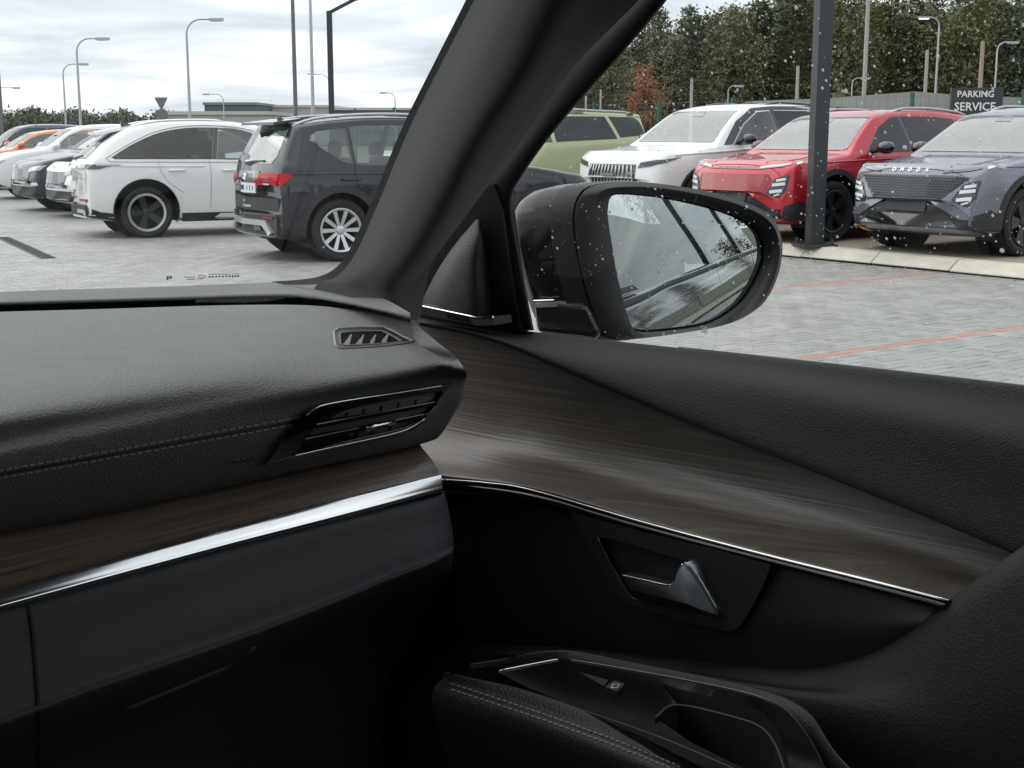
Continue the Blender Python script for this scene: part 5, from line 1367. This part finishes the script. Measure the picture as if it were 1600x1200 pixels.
for k, (y, hh) in enumerate(((-.20, .05), (-.135, .06), (-.07, .045), (.02, .06), (.085, .05), (.15, .055))):
    q = c.pt('x', -1, y, .80, .018); pm.box(q, (.003, .012, hh)); pm.box(q + Vector((0, .022, 0)), (.003, .012, hh * .9)); pm.box(q + Vector((0, .011, hh * .3 * (1 if k % 2 else -1))), (.003, .03, .010))
pm.build('plate_print', M_ink, pp)
c.patch('lower_tailgate', [(-.74, .56), (.74, .56), (.76, .70), (-.76, .70)], 'x', -1, M_clad, .004, .02)
for yy, zz, ww in ((.08, .655, .16), (.02, .60, .30)): c.patch('model_lettering', [(yy - ww / 2, zz - .012), (yy + ww / 2, zz - .012), (yy + ww / 2, zz + .012), (yy - ww / 2, zz + .012)], 'x', -1, M_csat, .009, .008)
wp = [c.pt('x', -1, y, z_, .02) for y, z_ in ((.02, 1.075), (-.20, 1.10), (-.42, 1.105))]; MB().tube(wp, [.03, .018, .01], 6).build('rear_wiper', M_gblk, c.root)
c.rails(M_csat, 1.35, -.42, .56); c.fin(-.30); c.handles([(1.28, .90), (.12, .90)], P_dark); c.mirrors(1.92, 1.05, M_gblk)
for sg in (-1, 1):
    c.line('door_seam', [(1.22, .40), (1.21, 1.03)], 'y', sg, M_rubber); c.line('door_seam', [(.42, .48), (.30, .70), (.19, .85), (.17, 1.06)], 'y', sg, M_rubber)
    c.line('crease', [(-.55, .965), (.5, .955), (1.8, .94)], 'y', sg, P_dark, .008, .002); c.line('door_seam', [(2.18, .42), (2.16, .95)], 'y', sg, M_rubber)
    c.patch('head_lamp', [(sg * .50, .70), (sg * .82, .74), (sg * .84, .82), (sg * .52, .78)], 'x', 1, M_headl)
c.patch('grille', [(-.42, .60), (.42, .60), (.48, .78), (-.48, .78)], 'x', 1, M_gblk)
c.place_at(ground(535, 409), 61, 0.0, -1)

# ---- white SUV seen from the right rear
P_white = paint('pearl_white_paint', (0.82, 0.83, 0.82))
sp = suv(2.72, 1.58, .93, .345, .430, hood=1.0, ro=.88, belt=(1.06, 1.0), paint=P_white, rim='ring', spokes=5, spw=.05, rimr=.255, rear='fast', rtap=.12, rtap_l=.9)
c = Car('parked_car', 'white coupe shaped SUV seen from its right rear, black wheels with bright rims', sp, GRP)
for sg in (-1, 1): c.line('window_trim', [(2.14, 1.005)] + smooth_poly([(2.14, 1.0), (1.72, 1.34), (1.36, 1.475), (.70, 1.505), (.22, 1.43), (-.16, 1.27), (-.50, 1.075), (-.44, 1.03)], (0, 6)) + [(2.14, 1.0)], 'y', sg, M_cchr, .011, .003, 70)
c.both('side_window', smooth_poly([(2.08, 1.02), (1.70, 1.32), (1.36, 1.45), (1.06, 1.474), (.98, 1.045)], (0, 3)), M_winl, .006)
c.both('side_window', smooth_poly([(.91, 1.05), (.99, 1.475), (.62, 1.468), (.24, 1.402), (-.13, 1.25), (-.42, 1.08), (-.38, 1.06)], (1, 5)), M_win, .006)
c.both('centre_pillar', [(.915, 1.05), (.995, 1.474), (1.055, 1.474), (.975, 1.048)], M_gblk, .005)
c.patch('windscreen', [(-.72, 1.075), (.72, 1.075), (.575, 1.46), (-.575, 1.46)], 'x', 1, M_wscr)
c.patch('rear_window', [(-.52, 1.06), (.52, 1.06), (.56, 1.12), (.46, 1.37), (-.46, 1.37), (-.56, 1.12)], 'x', -1, M_win, .006, .02, .04)
MB().prism([Vector((sp['xrear'] + .36, -.52, 1.375)), Vector((sp['xrear'] + .36, .52, 1.375)), Vector((sp['xrear'] + .85, .52, 1.478)), Vector((sp['xrear'] + .85, -.52, 1.478))], (0, 0, .035)).build('roof_spoiler', P_white, c.root)
c.arches(M_clad, .012); c.sill(M_clad, .21, .33)
for k in (-1, 1):
    c.patch('tail_lamp', [(k * .35, .925), (k * .71, .94), (k * .72, .99), (k * .32, .985)], 'x', -1, M_headd, .010, .03, .05)
    c.patch('tail_lamp', [(-.80, .990), (-.30, .985), (-.50, .955), (-.58, .930), (-.80, .920)], 'y', k, M_headd, .008, .03, .035)
    c.patch('reflector', [(k * .38, .49), (k * .68, .49), (k * .68, .525), (k * .38, .525)], 'x', -1, M_redr, .012, .02)
    c.patch('exhaust_trim', [(k * .30, .335), (k * .56, .335), (k * .66, .305), (k * .64, .37), (k * .56, .385), (k * .30, .385)], 'x', -1, M_csat, .022, .02)
c.patch('rear_bumper', [(-.70, .305), (.70, .305), (.70, .36), (.60, .44), (-.60, .44), (-.70, .36)], 'x', -1, M_clad, .015, .04)
for sg in (-1, 1): c.patch('bumper_side', [(-.80, .30), (-.42, .25), (-.42, .34), (-.60, .36), (-.80, .44)], 'y', sg, M_clad, .010, .03)
c.patch('number_plate', [(-.26, .645), (.26, .645), (.26, .755), (-.26, .755)], 'x', -1, M_plate, .008, .012)
c.patch('emblem', [(-.05, .83), (.05, .83), (.05, .89), (-.05, .89)], 'x', -1, M_cchr, .010, .012)
c.patch('model_lettering', [(-.62, .785), (-.40, .785), (-.40, .81), (-.62, .81)], 'x', -1, M_csat, .006, .006)
c.line('tailgate_seam', [(-.70, 1.0), (-.72, .80), (-.66, .62), (0, .56), (.66, .62), (.72, .80), (.70, 1.0)], 'x', -1, M_csat, .004, .001, 40)
for sg in (-1, 1):
    c.line('door_seam', [(.86, .40), (.885, .8), (.87, 1.04)], 'y', sg, M_csat); c.line('door_seam', [(.50, .60), (.30, .75), (.20, .90), (.18, 1.05)], 'y', sg, M_csat); c.line('door_seam', [(1.86, .42), (1.84, 1.0)], 'y', sg, M_csat)
    c.patch('fuel_flap', [(-.30, .80), (-.05, .80), (-.05, .95), (-.30, .95)], 'y', sg, P_white, .002, .006) if sg < 0 else None
    c.line('crease', [(-.82, .985), (-.2, .965), (.8, .955)], 'y', sg, P_white, .010, .002)
    c.patch('head_lamp', [(sg * .50, .70), (sg * .82, .74), (sg * .84, .82), (sg * .52, .78)], 'x', 1, M_headl)
c.patch('grille', [(-.42, .60), (.42, .60), (.48, .78), (-.48, .78)], 'x', 1, M_gblk)
wp = [c.pt('x', -1, y, z_, .02) for y, z_ in ((.0, 1.06), (-.12, 1.085), (-.3, 1.10))]; MB().tube(wp, [.03, .02, .01], 6).build('rear_wiper', M_gblk, c.root)
c.fin(-.05); c.handles([(.42, .905), (1.15, .90)], P_white); c.mirrors(1.98, 1.05, P_white); c.rails(M_cchr, 1.2, -.1, .56, .02)
c.place_at(ground(232, 372), 65, 0.0, -1)

# ---- the two look-alike crossovers of the display row
def crossover(label, pnt, red):
    sp = suv(2.63, 1.575, .915, .36, .425, hood=1.0, nose=.90, fo=.88, ro=.85, belt=(1.07, 1.02), paint=pnt, rim='dark', spokes=5, spw=.045, split=(-.12, .12), ftap=.11, ftap_l=.60)
    c = Car('parked_car', label, sp, GRP)
    xf = sp['xfront']
    c.patch('windscreen', [(-.70, 1.072), (.70, 1.072), (.745, 1.09), (.60, 1.455), (.57, 1.475), (-.57, 1.475), (-.60, 1.455), (-.745, 1.09)], 'x', 1, M_wscr, .006, .02, .05)
    c.patch('sensor_housing', [(-.10, 1.40), (.10, 1.40), (.07, 1.462), (-.07, 1.462)], 'x', 1, M_gblk, .009, .006)
    c.both('side_window', [(2.06, 1.04), (1.96, 1.12), (1.70, 1.34), (1.42, 1.46), (1.28, 1.478), (1.24, 1.055)], M_win, .005)
    c.both('side_window', [(1.16, 1.06), (1.20, 1.48), (.55, 1.48), (.18, 1.45), (.02, 1.12), (.04, 1.085)], M_win, .005)
    c.both('quarter_window', [(-.04, 1.14), (.11, 1.44), (-.10, 1.40), (-.38, 1.27), (-.30, 1.17)], M_win, .005)
    c.both('centre_pillar', [(1.165, 1.06), (1.205, 1.482), (1.275, 1.48), (1.235, 1.055)], M_gblk, .004)
    c.patch('rear_window', [(-.58, 1.07), (.58, 1.07), (.52, 1.42), (-.52, 1.42)], 'x', -1, M_win, .005, .02, .06)
    c.arches(M_clad, .065); c.sill(M_clad, .21, .36)
    # bonnet edge, lamps and bumper
    for k in (-1, 1):
        c.patch('drl', [(k * .40, .865), (k * .66, .89), (k * .76, .915), (k * .74, .93), (k * .56, .908), (k * .40, .885)], 'x', 1, M_headl if red else M_headd, .008, .02, .05)
        c.patch('drl', [(xf - .30, .915), (xf - .45, .955), (xf - .52, .958), (xf - .32, .94)], 'y', k, M_drl, .006, .02, .05)
        hl = [(k * .545, .595), (k * .64, .755), (k * .775, .80), (k * .80, .79), (k * .775, .62), (k * .72, .53), (k * .65, .54)]
        c.patch('lamp_recess', hl, 'x', 1, M_gblk, .003, .02, .05)
        hl2 = [(k * .565, .60), (k * .65, .745), (k * .765, .785), (k * .785, .775), (k * .76, .63), (k * .715, .55), (k * .655, .555)]
        h_ = c.patch('head_lamp', hl2, 'x', 1, M_headd, .008, .02, .05)
        for z0, z1, y0, y1 in ((.735, .765, .66, .765), (.68, .715, .62, .765), (.60, .635, .60, .74), (.565, .585, .65, .715)):
            c.patch('lamp_element', [(k * y0, z0 - .02), (k * y1, z0), (k * y1, z1), (k * y0, z1 - .02)], 'x', 1, M_drl, .014, .01, .06, h_)
        c.patch('cheek_blade', [(k * .30, .585), (k * .52, .56), (k * .70, .47), (k * .77, .40), (k * .64, .40), (k * .46, .50)], 'x', 1, pnt, .022, .03, .06)
    c.patch('lower_bumper', [(-.72, .305), (.72, .305), (.72, .42), (.60, .46), (.40, .55), (-.40, .55), (-.60, .46), (-.72, .42)], 'x', 1, M_clad, .010, .04)
    for k in (-1, 1): c.patch('bumper_side', [(xf - .10, .30), (xf - .46, .23), (xf - .46, .42), (xf - .30, .50), (xf - .10, .42)], 'y', k, M_clad, .010, .03)
    c.patch('lower_intake', [(-.62, .32), (.62, .32), (.50, .44), (-.50, .44)], 'x', 1, M_gblk, .016, .02)
    c.patch('plate_holder', [(-.27, .47), (.27, .47), (.27, .58), (-.27, .58)], 'x', 1, M_clad, .028, .02)
    if red:
        c.patch('chrome_bar', [(-.70, .888), (-.40, .855), (.40, .855), (.70, .888), (.68, .898), (.40, .868), (-.40, .868), (-.68, .898)], 'x', 1, mat('bar_grey', (.22, .21, .215), .3, .6), .008, .02)
        c.patch('grille', [(-.60, .73), (-.52, .60), (.52, .60), (.60, .73), (.55, .80), (-.55, .80)], 'x', 1, P_dred, .004, .02)
    else:
        gr = c.patch('grille', [(-.70, .825), (-.42, .585), (.42, .585), (.70, .825), (.52, .845), (-.52, .845)], 'x', 1, M_gblk, .004, .02)
        gm_ = MB()
        for iz in range(9):
            z_ = .60 + iz * .0275; lim = .42 + (z_ - .585) / .24 * .26 - .02
            for iy in range(-22, 23):
                y = (iy + (.5 if iz % 2 else 0)) * .031
                if abs(y) > lim: continue
                q = c.pt('x', 1, y, z_, .007); gm_.add([q + Vector((.010, 0, 0)), q + Vector((0, .0130, 0)), q + Vector((0, 0, .0215)), q + Vector((0, -.0130, 0)), q + Vector((0, 0, -.0215))], [[0, 1, 2], [0, 2, 3], [0, 3, 4], [0, 4, 1]])
        tag(gm_.build('grille_studs', mat('grille_stud', (.16, .165, .18), .3, .8), gr), kind='stuff')
        c.patch('amber_marker', [(-.70, .225), (-.60, .225), (-.60, .27), (-.70, .27)], 'x', 1, M_amber, .02, .02)
    for i_, ch in enumerate('OMODA'):
        c.text('lettering', ch, .062, 'x', 1, (i_ - 2) * .105, .895 if not red else .873, M_cchr, .016 if not red else .014, .004, None, .5 if not red else 0)
    c.rails(M_csat, 1.25, -.30, .56, .035); c.mirrors(1.94, 1.06, M_gblk); c.handles([(1.35, .915), (.22, .92)], pnt); c.fin(-.1)
    for sg in (-1, 1):
        c.line('door_seam', [(1.22, .40), (1.20, 1.05)], 'y', sg, M_rubber, .003); c.line('door_seam', [(2.14, .45), (2.12, .9), (2.05, 1.04)], 'y', sg, M_rubber, .003)
        c.line('crease', [(xf - .55, .93), (1.7, .97), (.6, .95)], 'y', sg, pnt, .012, .002); c.patch('tail_lamp', [(-.84, .98), (-.55, .98), (-.62, .90), (-.84, .88)], 'y', sg, M_redl, .006)
    L = [c.bv.ray_cast(Vector((xf - .12 - .05 * abs(y) ** 2, y, 3)), Vector((0, 0, -1)))[0] + Vector((0, 0, .001)) for y in [-.74 + .074 * q for q in range(21)]]
    MB().tube(L, .004, 5).build('bonnet_seam', M_rubber, c.root, True)
    # bonnet pleats
    for sg in (-1, 1):
        L = [c.bv.ray_cast(Vector((x, sg * (.40 + .10 * (xf - x)), 3)), Vector((0, 0, -1)))[0] + Vector((0, 0, -.004)) for x in [xf - .2 - .1 * q for q in range(10)]]
        MB().tube(L, .014, 6).build('bonnet_crease', pnt, c.root, True)
    return c
P_grey = paint('lilac_grey_paint', (0.16, 0.165, 0.205), .55); P_red = paint('bright_red_paint', (0.50, 0.012, 0.03), .25); P_dred = paint('grille_red', (0.30, 0.008, 0.018), .2)
SLZ = .125
crossover('lilac grey crossover with studded grille nearest in the display row', P_grey, False).place_at(ground(1600, 401, SLZ), -126, 2.63, 1)
crossover('bright red crossover behind the dark grey post', P_red, True).place_at(ground(1302, 378, SLZ), -126, 2.63, 1)

# ---- white SUV with the upright slatted grille
P_w2 = paint('solid_white_paint', (0.84, 0.85, 0.85))
sp = suv(2.80, 1.70, .96, .37, .43, hood=1.08, nose=.98, fo=.90, ro=.98, belt=(1.16, 1.09), paint=P_w2, rim='dark', spokes=5, spw=.045, split=(-.12, .12), ftap=.10)
c = Car('parked_car', 'large white SUV with black roof and upright slatted grille beside the red car', sp, GRP); xf = sp['xfront']
c.both('front_pillar', [(2.40, 1.115), (2.235, 1.12), (1.915, 1.405), (1.60, 1.572), (1.68, 1.615), (2.03, 1.44)], M_gblk, .003, .01, .04)
c.patch('windscreen', [(-.74, 1.15), (.74, 1.15), (.78, 1.17), (.62, 1.585), (-.62, 1.585), (-.78, 1.17)], 'x', 1, M_wscr, .006, .02, .05)
c.patch('sensor_housing', [(-.11, 1.50), (.11, 1.50), (.07, 1.575), (-.07, 1.575)], 'x', 1, M_gblk, .009, .006)
c.both('centre_pillar', [(1.225, 1.13), (1.245, 1.60), (1.315, 1.60), (1.295, 1.125)], M_gblk, .003); c.both('rear_pillar', [(-.015, 1.175), (.035, 1.60), (.115, 1.60), (.045, 1.165)], M_gblk, .003)
c.both('roof_edge', [(1.95, 1.40), (1.62, 1.585), (1.30, 1.60), (.3, 1.605), (-.4, 1.59), (-.72, 1.51), (-.72, 1.56), (-.4, 1.645), (.3, 1.66), (1.25, 1.65), (1.66, 1.62), (1.99, 1.43)], M_gblk, .003)
c.both('side_window', [(2.22, 1.115), (1.90, 1.40), (1.58, 1.565), (1.32, 1.585), (1.30, 1.125)], M_winl, .006)
c.both('side_window', [(1.22, 1.13), (1.24, 1.588), (.12, 1.59), (.05, 1.17)], M_win, .006); c.both('quarter_window', [(-.02, 1.18), (.03, 1.59), (-.35, 1.575), (-.66, 1.50), (-.70, 1.25)], M_win, .006)
c.patch('roof_panel', [(1.35, -.55), (1.35, .55), (-.75, .55), (-.75, -.55)], 'z', 1, M_gblk, .004, .01, .15)
for k in (-1, 1):
    c.patch('head_lamp', [(k * .52, .815), (k * .74, .845), (k * .84, .90), (k * .80, .925), (k * .56, .885)], 'x', 1, M_headd, .010, .03, .05)
    c.patch('head_lamp', [(xf - .16, .86), (xf - .44, .945), (xf - .50, .965), (xf - .18, .92)], 'y', k, M_headd, .008, .02, .05)
    c.line('bonnet_crease', [(xf - .4, .985), (1.9, 1.06), (.9, 1.04)], 'y', k, P_w2, .016, .002); c.patch('fender_vent', [(2.02, .93), (1.72, .955), (1.70, .975), (2.0, .955)], 'y', k, M_gblk, .006)
    c.line('door_seam', [(1.27, .42), (1.26, 1.12)], 'y', k, M_csat)
gr = c.patch('grille', [(-.46, .44), (.46, .44), (.50, .62), (.48, .86), (-.48, .86), (-.50, .62)], 'x', 1, M_gblk, .006, .03)
for k in range(13):
    y = -.42 + k * .07
    P = [c.pt('x', 1, y * (1 + .08 * sin(pi * q / 6)), .45 + q * .40 / 6, .016) for q in range(7)]
    MB().tube(P, .013, 6).build('slat', M_csat, gr, True)
c.patch('badge', [(-.14, .70), (.14, .70), (.14, .735), (-.14, .735)], 'x', 1, M_dchrome, .032, .012)
c.patch('lower_bumper', [(-.86, .26), (.86, .26), (.84, .40), (-.84, .40)], 'x', 1, M_clad, .012, .04)
c.arches(M_clad, .04); c.sill(M_clad, .21, .34); c.mirrors(2.10, 1.15, M_gblk); c.handles([(1.40, 1.0), (.22, 1.0)], P_w2); c.rails(M_gblk, 1.3, -.55, .60, .03)
p_ = ground(1302, 378, SLZ) + LB * 2.62 + LA * .38
c.place_at(Vector((p_.x, p_.y, SLZ)), -126, 2.80, 1)

# ---- pale green SUV with a black roof behind
P_lime = paint('pale_lime_paint', (0.43, 0.47, 0.27))
sp = suv(2.80, 1.64, .96, .37, .43, hood=1.06, nose=.96, ro=.9, belt=(1.20, 1.08), paint=P_lime, rear='box', rim='dark', spokes=6)
c = Car('parked_car', 'pale lime green boxy SUV with black roof, half hidden behind the white SUV', sp, GRP)
c.both('roof_edge', [(1.95, 1.42), (1.60, 1.55), (1.2, 1.565), (-.5, 1.555), (-.66, 1.50), (-.72, 1.55), (-.5, 1.60), (1.2, 1.61), (1.66, 1.58), (2.0, 1.45)], M_gblk, .003)
c.both('side_window', [(2.2, 1.11), (1.9, 1.37), (1.56, 1.52), (1.32, 1.53), (1.30, 1.14)], M_winl, .007); c.both('side_window', [(1.22, 1.145), (1.24, 1.53), (.12, 1.53), (.02, 1.19)], M_win, .007); c.both('quarter_window', [(-.06, 1.21), (.04, 1.53), (-.5, 1.52), (-.58, 1.46), (-.62, 1.25)], M_win, .007)
c.patch('windscreen', [(-.76, 1.14), (.76, 1.14), (.62, 1.51), (-.62, 1.51)], 'x', 1, M_wscr)
c.patch('roof_panel', [(1.4, -.60), (1.4, .60), (-.75, .60), (-.75, -.60)], 'z', 1, M_gblk, .004, .01, .15)
c.patch('grille', [(-.5, .62), (.5, .62), (.55, .80), (-.55, .80)], 'x', 1, M_gblk); c.mir('head_lamp', [(.56, .82), (.84, .84), (.84, .92), (.56, .90)], 1, M_headl)
c.arches(M_clad, .06); c.sill(M_clad, .21, .36); c.mirrors(2.1, 1.14, M_gblk); c.rails(M_csat, 1.3, -.6, .62, .03)
p_ = p_ + LB * 3.0 - LA * 1.75
c.place_at(Vector((p_.x, p_.y, SLZ)), -126, 2.80, 1)

# ---- cars of the far left row
def plain(label, pnt, p, head, kind='suv', cladding=True, mirror=None, h=1.55, wb=2.62, belt=(1.04, .98), glass=None, scale=1.0, roof=None, grille=True, hood=.97):
    sp = suv(wb, h, .90, .335, .395, hood=hood, ro=.8, belt=belt, paint=pnt, rear=kind, rim='silver', spokes=8)
    c = Car('parked_car', label, sp, GRP, scale); xf = sp['xfront']; b1, b0 = belt; g_ = glass or M_win
    cw = sp['cow']; rt = sp['rt']; hh = h - .115
    c.patch('windscreen', [(-.70, hood + .08), (.70, hood + .08), (.57, hh), (-.57, hh)], 'x', 1, M_wscr, .006, .02, .06)
    c.both('side_window', [(cw - .12, b0 + .04), (cw - .5, b0 + .04 + (hh - b0) * .62), (rt + .06, hh - .01), (.92, hh), (.90, b0 + .05)], g_)
    c.both('side_window', [(.84, b0 + .055), (.86, hh), (.05, hh - .015), (-.12, b1 + .08)], g_)
    c.patch('rear_window', [(-.54, b1 + .05), (.54, b1 + .05), (.46, hh - .03), (-.46, hh - .03)], 'x', -1, M_win)
    if cladding: c.arches(M_clad, .05); c.sill(M_clad, .21, .33)
    if grille: c.patch('grille', [(-.46, .50), (.46, .50), (.54, .76), (-.54, .76)], 'x', 1, M_gblk, .005)
    c.mir('head_lamp', [(.48, .70), (.78, .74), (.82, .83), (.60, .80), (.48, .77)], 1, M_headl, .008, .02, .06); c.patch('lower_bumper', [(-.78, .27), (.78, .27), (.72, .44), (-.72, .44)], 'x', 1, M_clad, .008)
    c.mir('fog_lamp', [(.56, .46), (.74, .47), (.72, .52), (.58, .52)], 1, M_drl, .012, .02, .06)
    c.mirrors(cw - .18, b0 + .06, mirror or pnt); c.handles([(1.0, .87), (.1, .88)], pnt)
    for sg in (-1, 1): c.line('door_seam', [(.88, .40), (.88, b0 + .03)], 'y', sg, M_rubber, .003); c.patch('tail_lamp', [(-.78, .95), (-.5, .95), (-.56, .85), (-.78, .82)], 'y', sg, M_redl, .006)
    c.finish(); hd = radians(head); hv = Vector((sin(hd), cos(hd), 0)); lf_ = Vector((-hv.y, hv.x, 0))
    o_ = p - hv * sp['xfront'] * scale - lf_ * .80 * scale          # p: ground under the front left corner
    c.root.location = (o_.x, o_.y, 0); c.root.rotation_euler = (0, 0, atan2(hv.y, hv.x)); return c
P_blk = paint('black_paint', (0.010, 0.010, 0.012)); P_sil = paint('silver_grey_paint', (0.22, 0.225, 0.23), .6); P_orange = paint('orange_paint', (0.62, 0.16, 0.02), .1); P_w3 = paint('white_paint', (0.80, 0.80, 0.79))
def gxy(px, Y): q = depth_pt(px, 208, Y); return Vector((q.x, q.y, 0))
pw = gxy(100, 22.4)
c = plain('white car with black grille squeezed between the black car and the white coupe SUV', P_w3, pw, -126, hood=.95)
em = MB()
for a in (90, 210, 330):
    q = c.pt('x', 1, cos(radians(a)) * .035, .85 + sin(radians(a)) * .035, .012); ca, sa = cos(radians(a)), sin(radians(a))
    em.add([q + Vector((.004, ca * .045, sa * .045)), q + Vector((.004, -sa * .022, ca * .022)), q + Vector((.004, -ca * .035, -sa * .035)), q + Vector((.004, sa * .022, -ca * .022))], [[0, 1, 2, 3]])
em.build('emblem', M_cchr, c.root)
plain('black car at the left edge showing its nose and head lamp', P_blk, pw + LB * 2.35 + LA * .1, -126, hood=1.02)
plain('white hatchback with white mirror behind the black car', P_w3, gxy(-20, 29.0), -118, h=1.60, belt=(1.08, 1.02), glass=M_winl, hood=1.04)
plain('orange car roof showing at the far left edge', P_orange, gxy(-60, 34.0), -120, h=1.50, belt=(1.04, 1.0), glass=M_winl)
plain('dark violet grey estate car, furthest at the left edge', paint('violet_grey_paint', (.08, .075, .10), .4), gxy(-75, 38.0), -120, kind='box', h=1.66, belt=(1.12, 1.05))
